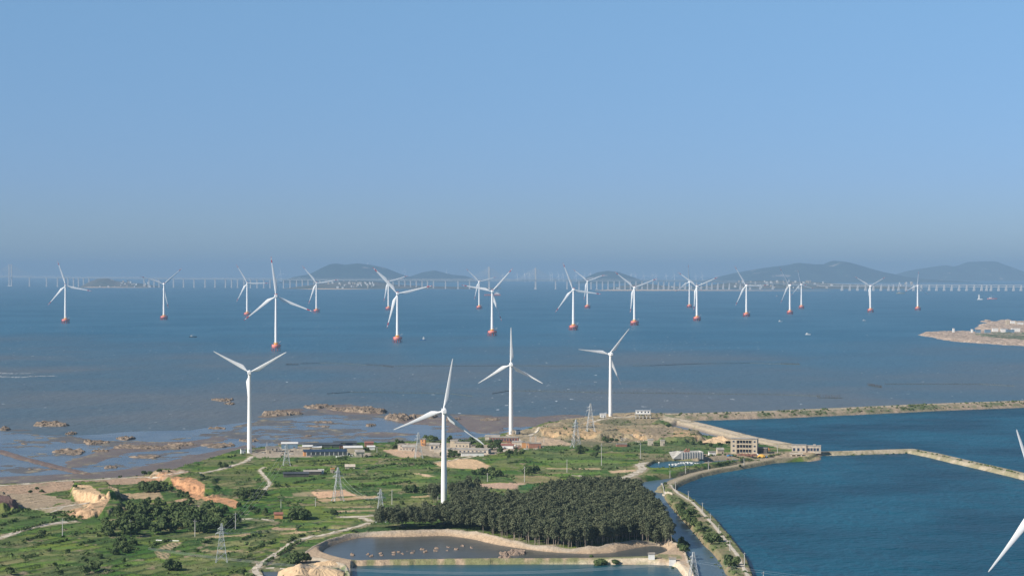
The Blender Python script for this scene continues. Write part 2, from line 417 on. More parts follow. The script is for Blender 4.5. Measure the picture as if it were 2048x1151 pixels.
# small plots: strips of crops and fallow with darker banks between them
for (ang, pw, ph, reg, sd_) in ((R(62), 30.0, 13.0, (uu[None, :] < 560) & (Y < 1560), 3), (R(4), 46.0, 15.0, (uu[None, :] >= 560) | (Y >= 1560), 9)):
    wx = X + 14 * (n1 - .5); wy = Y + 26 * (n1 - .5) + 10 * (n4 - .5)
    a_ = wx * math.cos(ang) + wy * math.sin(ang); b_ = -wx * math.sin(ang) + wy * math.cos(ang)
    rb = np.floor(b_ / ph); sh = (np.sin(rb * 12.9898 + sd_) * 43758.5453) % 1.0; ca = a_ / pw + sh * 7; rc_ = np.floor(ca)
    hsh = (np.sin(rb * 78.233 + rc_ * 37.719 + sd_) * 43758.5453) % 1.0; h2 = (np.sin(rb * 11.1 + rc_ * 91.7 + sd_) * 24634.63) % 1.0
    ed = np.minimum(np.minimum(b_ / ph - rb, 1 - (b_ / ph - rb)) * ph, np.minimum(ca - rc_, 1 - (ca - rc_)) * pw)
    mreg = lm & reg
    tint = np.stack([0.055 + .20 * hsh ** 1.4, 0.125 + .135 * hsh ** 1.2 + .02 * h2, 0.020 + .035 * hsh], -1)
    fal = h2 > .87; tint[fal] = (0.36, 0.27, 0.16); tint[(h2 > .80) & ~fal] = (0.24, 0.23, 0.095)
    amt = (.85 * mreg * (n4 > .22))[..., None]; C[:] = C * (1 - amt) + tint * amt
    bk = mreg & (ed < 1.5 + 1.8 * (n2 - .4)) & (h2 > .25); C[bk] = C[bk] * .25 + np.array((0.045, 0.075, 0.028)) * .75; H[bk] += .5
# colour of dikes
for dd, wd, cc in ((d1, 48, (0.34, 0.27, 0.19)), (d2, 24, (0.46, 0.38, 0.27)), (d3, 14, (0.45, 0.38, 0.27)), (d4, 12, (0.36, 0.30, 0.21))):
    paint(dd < wd, cc, 1, 0); GR[dd < wd] = 0.3; WET[dd < wd] = 0
gm = (d1 < 40) & (d1 > 5) & (fbm(X / 9, Y / 14, 12) + (n1 - .5) * .6 > 0.44); paint(gm, (0.10, 0.135, 0.06), .85, 1)
paint((d1 < 34) & (H < 1.6), (0.34, 0.24, 0.19), .7, 1)
paint((d1 < 7), (0.50, 0.41, 0.31), .8, 1)
paint((d2 < 18) & (Y > 0) & (fill([(1330, 820), (1345, 834), (1400, 845), (1450, 858), (1600, 889), (1640, 850)], 3)), (0.17, 0.18, 0.08), .55, 1)
paint((d2 < 4.5), (0.56, 0.47, 0.35), .9, 1)
paint((d2 < 24) & (H < 1.5), (0.17, 0.14, 0.12), .8, 1)
paint((d3 > 2) & (fbm(X / 12, Y / 12, 19) > .52) & (d3 < 14), (0.20, 0.19, 0.09), .6, 1)
paint((d4 > 3) & (d4 < 14), (0.17, 0.16, 0.09), .7, 1)
em = east > 0.25
paint(em, (0.135, 0.16, 0.062), 1, 0); paint(em & (n3 > .56), (0.24, 0.20, 0.11), .8, 1); GR[em] = 1; WET[em] = 0
paint((east > .1) & (H < 1.2), (0.28, 0.20, 0.13), .7, 1)
paint(spit > .3, (0.45, 0.33, 0.22), 1, 1)

TAN = (0.46, 0.32, 0.20); TAN2 = (0.40, 0.30, 0.19); PALE = (0.50, 0.42, 0.31); ORG = (0.56, 0.30, 0.155); SAND = (0.62, 0.43, 0.25)
def soil(poly, col, amt=1.0, soft=2, grass=0.0, rag=0.0, z=4.0):
    k = blur(fill(poly, z), soft, max(1, soft // 2), 1)
    if rag: k = sstep(k + (n3 - .5) * rag + (n2 - .5) * rag, .35, .65)
    C[:] = C * (1 - (k * amt)[..., None]) + np.array(col, np.float32) * (k * amt)[..., None]
    GR[:] = GR * (1 - k) + grass * k
    return k
# dry worked ground in the west
soil([(-450, 984), (0, 970), (200, 958), (330, 947), (400, 946), (340, 960), (270, 966), (180, 972), (90, 985), (0, 1000), (-450, 1010)], (0.40, 0.28, 0.19), 1, 3, .1, .5)
soil([(-450, 1000), (0, 985), (80, 985), (150, 1000), (190, 1010), (160, 1022), (90, 1020), (30, 1012), (-450, 1015)], (0.36, 0.28, 0.19), 1, 5, .1, 1.2)
soil([(60, 1016), (150, 1005), (190, 1010), (170, 1018), (90, 1024)], (0.40, 0.33, 0.22), .9, 4, .2, 1.4)
soil([(215, 985), (320, 983), (330, 996), (230, 994)], (0.46, 0.33, 0.20), .9, 3, .2, 1.2)
soil([(280, 955), (340, 950), (345, 957), (290, 966)], ORG, .6, 4, .2, 1.3)
# shaping: raised blocks of ground whose cut faces look south
def raise_(poly, h, soft=3, z=4.0, rough=0.5):
    k = blur(fill(poly, z), soft + 2, soft + 1, 2); k = np.clip(k + (n2 - .5) * 1.1 * (k > .03) * (k < .97) + (n3 - .5) * .5 * (k > .05) * (k < .95), 0, 1); H[:] = H + h * sstep(k, .15, .85) + (n3 - .5) * rough * 2 * (k * (1 - k) * 4); return k
raise_([(140, 975), (210, 975), (240, 990), (230, 1002), (195, 1006), (150, 996)], 5.5, 2, rough=1.2)
raise_([(200, 1004), (225, 1000), (250, 1012), (215, 1030), (140, 1034), (165, 1026)], 4.0, 3)
soil([(140, 983), (180, 983), (205, 1000), (222, 1003), (205, 1018), (170, 1012), (150, 1000)], SAND, 1, 1, 0, .4)
soil([(130, 1022), (160, 1012), (198, 1014), (222, 1003), (205, 1030), (160, 1036), (140, 1030)], (0.55, 0.36, 0.21), 1, 1, 0, .3)
raise_([(300, 940), (400, 950), (440, 970), (430, 990), (400, 985), (360, 968), (330, 962)], 3.4, 7, rough=1.0)
soil([(338, 960), (385, 962), (410, 975), (408, 992), (395, 998), (372, 985), (352, 975)], ORG, 1, 1, 0, .4)
soil([(395, 990), (430, 990), (470, 995), (482, 1005), (470, 1015), (445, 1004), (410, 998)], ORG, 1, 2, 0, .8)
soil([(350, 998), (375, 992), (392, 1000), (380, 1008), (352, 1010)], (0.50, 0.33, 0.2), 1, 2, 0, .8)
soil([(355, 1005), (400, 1008), (400, 1013), (340, 1012)], (0.30, 0.24, 0.18), 1, 2, 0, .8)
raise_([(-450, 990), (0, 995), (22, 1006), (38, 1018), (0, 1022), (-450, 1030)], 6, 3, rough=1.0)
soil([(-450, 1008), (0, 1006), (26, 1008), (40, 1020), (0, 1021), (-450, 1025)], (0.16, 0.10, 0.085), 1, 1, 0, .3)
# headland in the north
soil([(1010, 862), (1060, 855), (1130, 838), (1180, 831), (1230, 826), (1300, 824), (1330, 830), (1300, 848), (1330, 856), (1400, 868), (1420, 880), (1380, 888), (1300, 884), (1230, 888), (1130, 885), (1075, 888), (1020, 890)],
     (0.36, 0.28, 0.18), .95, 4, .25, .9)
raise_([(1075, 858), (1180, 852), (1300, 855), (1370, 862), (1400, 868), (1398, 882), (1360, 885), (1290, 878), (1200, 876), (1085, 872)], 4.2, 3, rough=1.2)
for p in ([(1078, 862), (1140, 862), (1205, 868), (1200, 876), (1140, 876), (1085, 872)], [(1145, 866), (1180, 864), (1200, 872), (1150, 875)], [(1230, 862), (1290, 866), (1330, 880), (1300, 882), (1240, 872)],
          [(1335, 866), (1375, 868), (1400, 880), (1360, 886), (1335, 884)], [(1150, 850), (1180, 838), (1200, 842), (1205, 856), (1170, 858)]):
    soil(p, (0.60, 0.40, 0.22), .95, 2, 0, .9)
soil([(1270, 866), (1330, 862), (1350, 866), (1345, 880), (1300, 882)], (0.33, 0.25, 0.18), .9, 2, 0, .8)
for p in ([(1190, 842), (1240, 836), (1290, 850), (1260, 858), (1200, 855)], [(1240, 845), (1300, 848), (1290, 858), (1230, 856)], [(1130, 845), (1160, 842), (1150, 850)], [(1090, 878), (1300, 886), (1300, 892), (1090, 892)]):
    soil(p, (0.13, 0.14, 0.075), .8, 3, .9, 1.0)
soil([(1420, 878), (1450, 874), (1462, 880), (1430, 884), (1405, 883)], SAND, 1, 1)
raise_([(1415, 882), (1440, 876), (1460, 882), (1430, 884)], 3.5, 2)
hl = blur(fill([(1010, 862), (1130, 838), (1230, 826), (1320, 830), (1400, 868), (1400, 885), (1060, 892)], 4), 5, 4); H[:] = H + hl * ((n2 - .5) * 1.8 + (n3 - .5) * 1.2)
soil([(1060, 860), (1400, 862), (1400, 892), (1060, 892)], (0.17, 0.155, 0.09), .4, 3, .6, 2.2)
soil([(1120, 840), (1320, 828), (1330, 858), (1120, 862)], (0.17, 0.155, 0.09), .4, 3, .6, 2.0)
# village yard and worked lots
soil([(540, 892), (600, 890), (640, 905), (740, 906), (735, 916), (640, 915), (560, 914), (515, 916), (500, 906)], (0.40, 0.33, 0.26), .9, 3, .1, .9)
soil([(790, 884), (870, 884), (960, 890), (1040, 882), (1060, 890), (1000, 905), (960, 912), (880, 915), (800, 905)], (0.40, 0.32, 0.24), .9, 4, .1, .9)
soil([(765, 900), (815, 896), (845, 904), (842, 914), (800, 914), (775, 907)], (0.52, 0.36, 0.24), 1, 3, 0, .4)
soil([(1060, 872), (1110, 876), (1140, 884), (1140, 890), (1060, 892)], (0.50, 0.37, 0.25), .9, 3, .1, .9)
soil([(1380, 905), (1500, 900), (1600, 903), (1600, 912), (1480, 918), (1400, 925), (1380, 915)], (0.34, 0.27, 0.19), .9, 4, .2, .9)
soil([(1270, 905), (1380, 905), (1390, 920), (1330, 928), (1280, 925)], (0.22, 0.19, 0.11), .8, 5, .6, 1.0)
soil([(1240, 885), (1380, 880), (1430, 890), (1430, 905), (1350, 897), (1240, 900)], (0.10, 0.15, 0.06), .8, 4, 1, .6)
# fields  (corners, colour, strength)
FIELDS = [([(620, 982), (690, 978), (716, 989), (636, 994)], (0.62, 0.40, 0.25), 1), ([(634, 996), (752, 989), (764, 994), (644, 1001)], (0.50, 0.34, 0.2), .9),
          ([(584, 984), (619, 981), (630, 991), (588, 991)], (0.32, 0.26, 0.15), .9), ([(865, 924), (920, 917), (945, 917), (985, 930), (975, 938), (930, 936), (880, 930)], (0.60, 0.42, 0.25), 1),
          ([(912, 970), (1000, 962), (1052, 965), (1040, 978), (960, 975)], (0.50, 0.34, 0.24), 1), ([(1216, 940), (1278, 936), (1280, 942), (1222, 945)], (0.56, 0.40, 0.25), 1),
          ([(818, 943), (850, 946), (872, 951), (850, 952)], (0.60, 0.43, 0.27), 1), ([(790, 944), (818, 942), (860, 954), (800, 956)], (0.27, 0.28, 0.10), .8),
          ([(820, 992), (860, 989), (862, 993), (824, 995)], (0.44, 0.32, 0.18), .9), ([(800, 1012), (870, 990), (880, 1000), (840, 1020)], (0.22, 0.19, 0.09), .6),
          ([(640, 1005), (760, 1003), (770, 1012), (650, 1014)], (0.24, 0.20, 0.10), .6), ([(640, 1014), (770, 1012), (775, 1016), (650, 1018)], (0.12, 0.17, 0.05), .9),
          ([(655, 1019), (765, 1018), (768, 1021), (660, 1022)], (0.47, 0.34, 0.21), .9), ([(650, 1010), (740, 1009), (765, 1015), (660, 1012)], (0.42, 0.30, 0.19), .8),
          ([(655, 1001), (752, 1000), (758, 1005), (660, 1006)], (0.26, 0.26, 0.10), .8), ([(1036, 968), (1062, 966), (1078, 974), (1048, 984), (1036, 984)], (0.06, 0.15, 0.05), .9),
          ([(1060, 900), (1190, 906), (1245, 912), (1235, 928), (1110, 930), (1060, 915)], (0.19, 0.21, 0.085), .8), ([(1150, 930), (1240, 925), (1230, 938), (1160, 945)], (0.12, 0.15, 0.06), .7),
          ([(1020, 950), (1100, 948), (1140, 960), (1100, 966), (1030, 962)], (0.27, 0.22, 0.11), .7), ([(1090, 960), (1200, 952), (1250, 958), (1180, 966)], (0.24, 0.23, 0.10), .6),
          ([(410, 1078), (540, 1084), (546, 1089), (418, 1091)], (0.34, 0.29, 0.15), .8), ([(395, 1097), (498, 1097), (496, 1102), (400, 1101)], (0.38, 0.30, 0.17), .8),
          ([(520, 1059), (600, 1062), (598, 1067), (522, 1064)], (0.31, 0.27, 0.13), .8), ([(540, 1053), (590, 1053), (594, 1058), (545, 1057)], (0.52, 0.35, 0.22), .9),
          ([(500, 1067), (545, 1073), (530, 1082), (485, 1080)], (0.19, 0.20, 0.09), .7), ([(640, 900), (740, 915), (720, 925), (620, 918)], (0.14, 0.20, 0.05), .7),
          ([(740, 945), (790, 944), (800, 955), (745, 958)], (0.14, 0.22, 0.05), .7), ([(380, 950), (480, 935), (520, 940), (500, 960), (400, 968)], (0.17, 0.16, 0.07), .6),
          ([(0, 1028), (100, 1022), (120, 1035), (20, 1055), (0, 1058)], (0.13, 0.19, 0.05), .7), ([(150, 1045), (205, 1045), (200, 1060), (130, 1062)], (0.15, 0.20, 0.05), .7),
          ([(520, 945), (600, 935), (700, 950), (620, 965), (560, 962)], (0.10, 0.17, 0.045), .7), ([(830, 960), (880, 955), (890, 975), (870, 985), (840, 970)], (0.17, 0.24, 0.07), .5),
          ([(920, 945), (1010, 948), (1040, 955), (940, 960)], (0.10, 0.16, 0.05), .6), ([(1060, 983), (1010, 985), (960, 982), (980, 990), (1060, 990)], (0.09, 0.15, 0.045), .6),
          ([(0, 1100), (100, 1095), (260, 1110), (200, 1125), (0, 1120)], (0.19, 0.20, 0.085), .45), ([(300, 1120), (480, 1100), (520, 1110), (470, 1140), (320, 1145)], (0.16, 0.18, 0.07), .5),
          ([(640, 1100), (700, 1110), (698, 1130), (640, 1135), (585, 1125)], (0.50, 0.39, 0.27), .9)]
STR = [((405, 1073), (500, 1066), 4, 0), ((430, 1083), (545, 1078), 4, 1), ((560, 1066), (640, 1060), 3, 0), ((640, 1040), (700, 1043), 3, 1), ((600, 1047), (660, 1050), 3, 2), ((330, 1104), (420, 1106), 4, 2),
       ((355, 1115), (470, 1117), 4, 1), ((560, 975), (690, 970), 3, 2), ((700, 966), (820, 958), 4, 2), ((710, 982), (820, 974), 3, 1), ((770, 996), (862, 1000), 4, 1), ((860, 952), (935, 958), 3, 2), ((560, 935), (660, 934), 3, 2),
       ((900, 958), (1010, 957), 3, 1), ((1085, 950), (1200, 944), 4, 2), ((1090, 934), (1200, 936), 3, 0), ((1080, 922), (1235, 921), 4, 2), ((20, 1046), (110, 1034), 5, 2), ((130, 1070), (205, 1072), 4, 1), ((10, 1098), (160, 1092), 4, 2),
       ((60, 1106), (200, 1110), 4, 1), ((250, 1125), (330, 1118), 5, 2), ((20, 1128), (150, 1120), 5, 2), ((480, 1092), (495, 1120), 9, 1), ((740, 930), (860, 932), 4, 2), ((640, 955), (700, 950), 3, 1)]
for (a, b), (c, d), t, kd in [((x[0]), (x[1]), x[2], x[3]) for x in STR]:
    FIELDS.append(([(a, b - t / 2), (c, d - t / 2), (c + t * 1.6, d + t / 2), (a + t * 1.2, b + t / 2)], ((0.48, 0.35, 0.21), (0.33, 0.29, 0.14), (0.17, 0.25, 0.055))[kd], .85))
for p, c, a in FIELDS: soil(p, c, a, 1, .25 if c[0] > c[1] * 1.2 else 1.0)
# furrows of the terraced plots
for p in ([(342, 1082), (366, 1082), (342, 1098), (312, 1097)], [(308, 1101), (340, 1103), (336, 1117), (318, 1113)]):
    k = soil(p, (0.44, 0.33, 0.2), 1, 1)
    s = (np.sin((X * .8 + Y * .35) * 2 * math.pi / 2.6) > .1) & (k > .5); paint(s, (0.13, 0.15, 0.07), .8, 0)
k = fill([(590, 1098), (620, 1096), (575, 1135), (552, 1132)], 4)
paint(k & (np.sin((X * .55 + Y * .3) * 2 * math.pi / 2.4) > .2), (0.28, 0.24, 0.14), .7, 0)
# weathered patches breaking the grass, thin darker field boundaries
pt = fbm(X / 25, Y / 40, 31) + (n3 - .5) * .25
paint(lm & (GR > .8) & (pt > .62), (0.25, 0.21, 0.12), .55, 2)
paint(lm & (GR > .8) & (fbm(X / 30, Y / 30, 35) > .60), (0.055, 0.10, 0.035), .6, 3)
# big pond: bank rim, pale slopes, bed
PONDW = [(640, 1104), (660, 1093), (700, 1079), (728, 1074), (800, 1074), (890, 1071), (940, 1077), (990, 1089), (1050, 1098), (1110, 1105), (1180, 1108), (1230, 1105), (1270, 1096), (1310, 1090),
         (1332, 1094), (1338, 1102), (1320, 1109), (1300, 1115), (1200, 1118), (1100, 1119), (1000, 1119), (900, 1120), (830, 1121), (760, 1122), (705, 1123), (672, 1116)]
RIM = [(600, 1110), (625, 1092), (655, 1077), (700, 1064), (740, 1060), (890, 1056), (955, 1063), (1005, 1074), (1070, 1086), (1140, 1092), (1200, 1090), (1270, 1078), (1340, 1079), (1362, 1092), (1372, 1108),
       (1378, 1128), (1392, 1160), (1400, 1240), (690, 1240), (700, 1150), (690, 1128), (640, 1115)]
rim = blur(fill(RIM, 4.5), 2, 2)
H = np.where(rim > .02, H * (1 - sstep(rim, 0, .6)) + 4.2 * sstep(rim, 0, .6), H)
lip = sstep(np.abs(rim - .45), .35, .05); H = H + lip * .8 * (n3 + .3)
soil(RIM, (0.47, 0.35, 0.235), 1, 1)
paint((rim > .1) & (rim < .75), (0.40, 0.35, 0.28), .8, 1)
def cut(poly, z, depth, soft=6):
    k = blur(fill(poly, z), soft, soft, 2); kk = sstep(k, .02, .62)
    H[:] = np.minimum(H, H * (1 - kk) + (z - depth) * kk)
    return kk
kp = cut(PONDW, 1.0, 1.2, 7)
paint((kp > .75), (0.20, 0.14, 0.10), .8, 1)
TEAL = [(706, 1131), (800, 1129), (1000, 1128), (1200, 1128), (1330, 1129), (1352, 1133), (1372, 1160), (1385, 1240), (702, 1240)]
kt = cut(TEAL, 1.2, 1.2, 2)
strip = fill([(700, 1117), (1020, 1116), (1200, 1114), (1300, 1110), (1360, 1115), (1365, 1122), (1300, 1124), (1000, 1125), (705, 1128)], 2.6)
paint(strip & (n3 > .42), (0.13, 0.17, 0.06), .75, 1)
paint(dist_line([(705, 1127), (850, 1124.5), (1000, 1123.5), (1200, 1121.5), (1290, 1120), (1350, 1126), (1372, 1140), (1392, 1175)], 3, 8) < 1.9, (0.66, 0.55, 0.40), 1, 1)
SMALL = [[(524, 1142), (570, 1141), (560, 1160), (535, 1162)], [(650, 1056), (680, 1057), (676, 1061), (652, 1062)], [(678, 1136), (690, 1140), (686, 1160), (672, 1160)]]
for p in SMALL: cut(p, 2.6, 1, 1)
RAFT = [(1296, 934), (1310, 925), (1345, 921), (1400, 922), (1410, 928), (1380, 933), (1340, 937), (1305, 937)]
cut(RAFT, 1.4, 1.4, 2)
DOCK = [(1400, 922), (1440, 917), (1500, 920), (1500, 922), (1430, 926), (1405, 928)]
cut([(1400, 921), (1440, 918), (1520, 914), (1585, 912), (1590, 914), (1530, 920), (1440, 927), (1402, 929)], 0.8, 1.6, 2)
BAY = [(1335, 846), (1360, 846), (1400, 856), (1450, 868), (1500, 880), (1560, 891), (1500, 896), (1420, 878), (1350, 858), (1330, 852)]

def hs(x, y):
    r = math.log(max(y, Y0) / Y0) / KR; c = ((1024 + F * x / y) - U0) / DU
    r = min(max(r, 0), NR - 1.001); c = min(max(c, 0), NU - 1.001)
    r0, c0 = int(r), int(c); fr, fc = r - r0, c - c0
    return float(H[r0, c0] * (1 - fr) * (1 - fc) + H[r0 + 1, c0] * fr * (1 - fc) + H[r0, c0 + 1] * (1 - fr) * fc + H[r0 + 1, c0 + 1] * fr * fc)
def G(u, v, z=None):
    """point on the ground seen at photo pixel (u, v)"""
    if z is not None: return P(u, v, z)
    z = 3.5
    for _ in range(6):
        p = P(u, v, z); z = 0.4 * z + 0.6 * max(0.0, hs(p.x, p.y))
    p = P(u, v, z); p.z = hs(p.x, p.y); return p
def grassy(x, y):
    r = math.log(max(y, Y0) / Y0) / KR; c = ((1024 + F * x / y) - U0) / DU
    if not (0 <= r < NR and 0 <= c < NU): return 0
    return float(GR[int(r), int(c)])

# roads painted as wear first (so their verges are bare), sheets follow
ROADS = [("coast_track", [(-450, 982), (0, 970), (60, 967), (130, 961), (200, 958), (270, 953), (330, 950), (400, 946), (440, 938), (475, 928), (495, 920), (503, 912)], 4.0),
         ("field_lane", [(-450, 1118), (-60, 1090), (0, 1075), (30, 1064), (70, 1053), (110, 1045), (155, 1041)], 4.6),
         ("farm_track", [(530, 1160), (508, 1140), (520, 1128), (545, 1112), (575, 1090), (600, 1077), (640, 1071), (680, 1062), (715, 1052), (738, 1045)], 4.0),
         ("headland_track", [(1050, 872), (1075, 862), (1110, 853), (1150, 849), (1190, 842), (1215, 836), (1250, 834), (1290, 832)], 4.5),
         ("canal_road", [(1236, 962), (1250, 955), (1268, 948), (1283, 940), (1286, 935), (1278, 930), (1284, 926), (1300, 924)], 7.0),
         ("grove_road", [(334, 1038), (360, 1038), (410, 1040)], 3.0), ("grove_road", [(482, 1037.5), (500, 1037), (528, 1036), (545, 1041)], 3.0),
         ("field_road", [(680, 1033), (720, 1032), (760, 1031), (800, 1027)], 3.6), ("field_road", [(722, 1034), (742, 1042)], 4.5),
         ("dirt_path", [(529, 934), (518, 938), (523, 945), (537, 960), (540, 967), (532, 975), (526, 984)], 2.6),
         ("dirt_path", [(1144, 949), (1165, 952), (1200, 958), (1235, 961)], 2.6), ("dirt_path", [(70, 1018), (110, 1014), (150, 1008), (175, 1004)], 3.6),
         ("dirt_path", [(100, 1026), (120, 1016), (140, 1010)], 2.4), ("dirt_path", [(520, 1133), (560, 1136), (590, 1137)], 2.4),
         ("village_lane", [(1010, 868), (1040, 880), (1010, 900), (940, 914), (900, 920), (865, 923)], 3.2),
         ("dike_path", [(1340, 968), (1355, 985), (1385, 1003), (1410, 1030), (1432, 1055), (1455, 1085), (1474, 1108), (1482, 1126), (1496, 1151), (1515, 1200)], 2.2)]
for nm, pts, wd in ROADS:
    d = dist_line(pts, 4, 20); k = d < wd * .8 + (n3 - .5) * 3
    paint(k, (0.36, 0.30, 0.20), .7, 1); GR[k] *= .2

# mud colours
mudm = (lk < .3) & (mk > .02) & (rim < .05) & (d2 > 24) & (d1 > 40)
C[mudm] *= (0.8 + 0.4 * n2[mudm])[:, None]
fine = (0.88 + 0.24 * n3)[..., None] * (0.92 + 0.16 * rng.random((NR, NU, 1), dtype=np.float32))
C *= fine; C[lm & (GR > .6)] *= np.array((.72, .84, .66), np.float32)
H += (n3 - .5) * 0.35 * (lk > .5)

keep = (H[:-1, :-1] > -0.9) | (H[1:, 1:] > -0.9) | (H[1:, :-1] > -0.9) | (H[:-1, 1:] > -0.9)
ii = np.arange(NR * NU).reshape(NR, NU)
Q = np.stack([ii[:-1, :-1][keep], ii[:-1, 1:][keep], ii[1:, 1:][keep], ii[1:, :-1][keep]], -1)
V = np.stack([X, Y, H], -1).reshape(-1, 3)
used = np.zeros(NR * NU, bool); used[Q.ravel()] = True
remap = np.cumsum(used) - 1
colr = np.concatenate([np.clip(C, 0.01, .9), WET[..., None]], -1).reshape(-1, 4)

def ground_mat():
    m, n, l, b = new_mat("ground_soil_grass")
    at = n.new("ShaderNodeAttribute"); at.attribute_name = "tint"
    g = n.new("ShaderNodeNewGeometry")
    ns = n.new("ShaderNodeTexNoise"); ns.inputs["Scale"].default_value = 0.45; ns.inputs["Detail"].default_value = 7; ns.inputs["Roughness"].default_value = 0.7
    l.new(g.outputs["Position"], ns.inputs["Vector"])
    mr = n.new("ShaderNodeMapRange"); mr.inputs[1].default_value = 0.3; mr.inputs[2].default_value = 0.7
    mr.inputs[3].default_value = 0.76; mr.inputs[4].default_value = 1.24; l.new(ns.outputs[0], mr.inputs[0])
    mx = n.new("ShaderNodeVectorMath"); mx.operation = 'SCALE'; l.new(at.outputs["Color"], mx.inputs[0]); l.new(mr.outputs[0], mx.inputs["Scale"])
    l.new(mx.outputs[0], b.inputs["Base Color"])
    r = n.new("ShaderNodeMapRange"); r.inputs[3].default_value = 0.95; r.inputs[4].default_value = 0.42; l.new(at.outputs["Alpha"], r.inputs[0])
    l.new(r.outputs[0], b.inputs["Roughness"]); b.inputs["Specular IOR Level"].default_value = 0.25
    bp = n.new("ShaderNodeBump"); bp.inputs["Distance"].default_value = 0.9; l.new(ns.outputs[0], bp.inputs["Height"]); l.new(bp.outputs[0], b.inputs["Normal"])
    return m
gme = np_mesh("ground", V[used], remap[Q], ground_mat(), True, colr[used])
link_mesh("ground", gme, kind="structure")

def sheet(name, pts, m, z, zz=None):
    mb = MB(); w_ = [P(u, v, zz if zz is not None else z) for u, v in pts]
    mb.add([(p.x, p.y, z) for p in w_], [tuple(range(len(w_)))[::-1]])
    me = mb.mesh(name, m)
    o = link_mesh(name, me, kind="structure")
    if me.polygons[0].normal.z < 0: me.flip_normals()
    return o
def plane(name, x0, x1, y0, y1, z, m):
    mb = MB(); mb.add([(x0, y0, z), (x1, y0, z), (x1, y1, z), (x0, y1, z)], [(0, 1, 2, 3)]); return mb.obj(name, m, kind="structure")
plane("sea", -30000, 30000, 300, 100000, 0.0, M['sea'])
sheet("tidal_pool_water", [(-450, 858), (0, 862), (70, 868), (110, 872), (200, 868), (260, 862), (380, 860), (440, 850), (505, 842), (560, 838), (640, 828), (800, 838), (900, 845), (1000, 850), (1040, 842),
                           (1120, 833), (1180, 838), (1150, 870), (1000, 900), (800, 910), (500, 930), (300, 975), (-450, 1000)], M['flatwater'], 0.03)
sheet("lagoon_water", [(1340, 826), (1600, 822), (2640, 781), (2648, 850), (2655, 960), (2665, 1093), (2680, 1260), (1512, 1260), (1490, 1130), (1452, 1075), (1420, 1040), (1370, 995), (1338, 975), (1345, 962), (1400, 943), (1480, 930), (1600, 911),
                       (1615, 900), (1580, 889), (1500, 872), (1420, 850)], M['lagoon'], 0.05)
sheet("canal_water", [(1240, 950), (1300, 938), (1420, 922), (1600, 908), (1602, 911), (1480, 930), (1400, 943), (1345, 962), (1336, 975), (1370, 1010), (1420, 1070), (1475, 1135), (1500, 1260), (1390, 1260),
                      (1330, 1060), (1280, 985)], M['canal'], 0.06)
sheet("mud_bay_water", BAY, M['flatwater'], 0.04)
sheet("pond_water", [(620, 1100), (700, 1068), (890, 1062), (1100, 1095), (1350, 1080), (1360, 1112), (1200, 1121), (900, 1123), (690, 1126), (640, 1116)], M['pond'], 1.0)
sheet("teal_pond_water", [(700, 1129), (1352, 1126), (1376, 1140), (1392, 1260), (694, 1260)], M['teal'], 1.2)
for p in SMALL: sheet("pool_water", p, M['pond'], 2.6)
sheet("raft_pond_water", [(1290, 938), (1296, 920), (1400, 917), (1420, 930), (1330, 941)], M['teal'], 1.4)

M['road'] = mat("road_dust", (0.52, 0.46, 0.37), 0.9, 0.14, 0.25, 0.2)
for nm, pts, wd in ROADS:
    w_ = [G(u, v) for u, v in pts]; path = []
    for a, b in zip(w_[:-1], w_[1:]):
        k = max(1, int((b - a).length / 4))
        for i in range(k): path.append(a.lerp(b, i / k))
    path.append(w_[-1])
    for _ in range(3):
        path = [path[0]] + [(path[i - 1] + path[i] * 2 + path[i + 1]) / 4 for i in range(1, len(path) - 1)] + [path[-1]]
    V_, F_ = [], []
    for i, p in enumerate(path):
        t = (path[min(i + 1, len(path) - 1)] - path[max(i - 1, 0)]); t.z = 0; t.normalize(); nn = Vector((-t.y, t.x, 0))
        for s in (-1, -.33, .33, 1):
            q = p + nn * s * wd * .5 * (1 + .15 * math.sin(i * 1.3)); V_.append((q.x, q.y, hs(q.x, q.y) + 0.10 + .06 * (1 - abs(s))))
        if i: 
            for k in range(3): a = (i - 1) * 4 + k; F_.append((a, a + 1, a + 5, a + 4))
    mb = MB(); mb.add(V_, F_); o = mb.obj(nm, M['road'], kind="structure")

# ------------------------------------------------------------------ haze (pale air over land and sea)
def haze():
    m = bpy.data.materials.new("haze_air"); m.use_nodes = True
    n = m.node_tree.nodes; l = m.node_tree.links; n.clear()
    pv = n.new("ShaderNodeVolumePrincipled"); out = n.new("ShaderNodeOutputMaterial")
    pv.inputs["Color"].default_value = (*HAZE_COLOR, 1); pv.inputs["Density"].default_value = HAZE_DENSITY
    pv.inputs["Anisotropy"].default_value = -0.1
    l.new(pv.outputs[0], out.inputs["Volume"])
    mb = MB(); mb.box((0, 50000, (HAZE_TOP - 3.0) / 2), (61000, 101000, HAZE_TOP + 3.0))
    mb.obj("haze", m, kind="stuff")
HAZE_TOP = 600.0
haze()

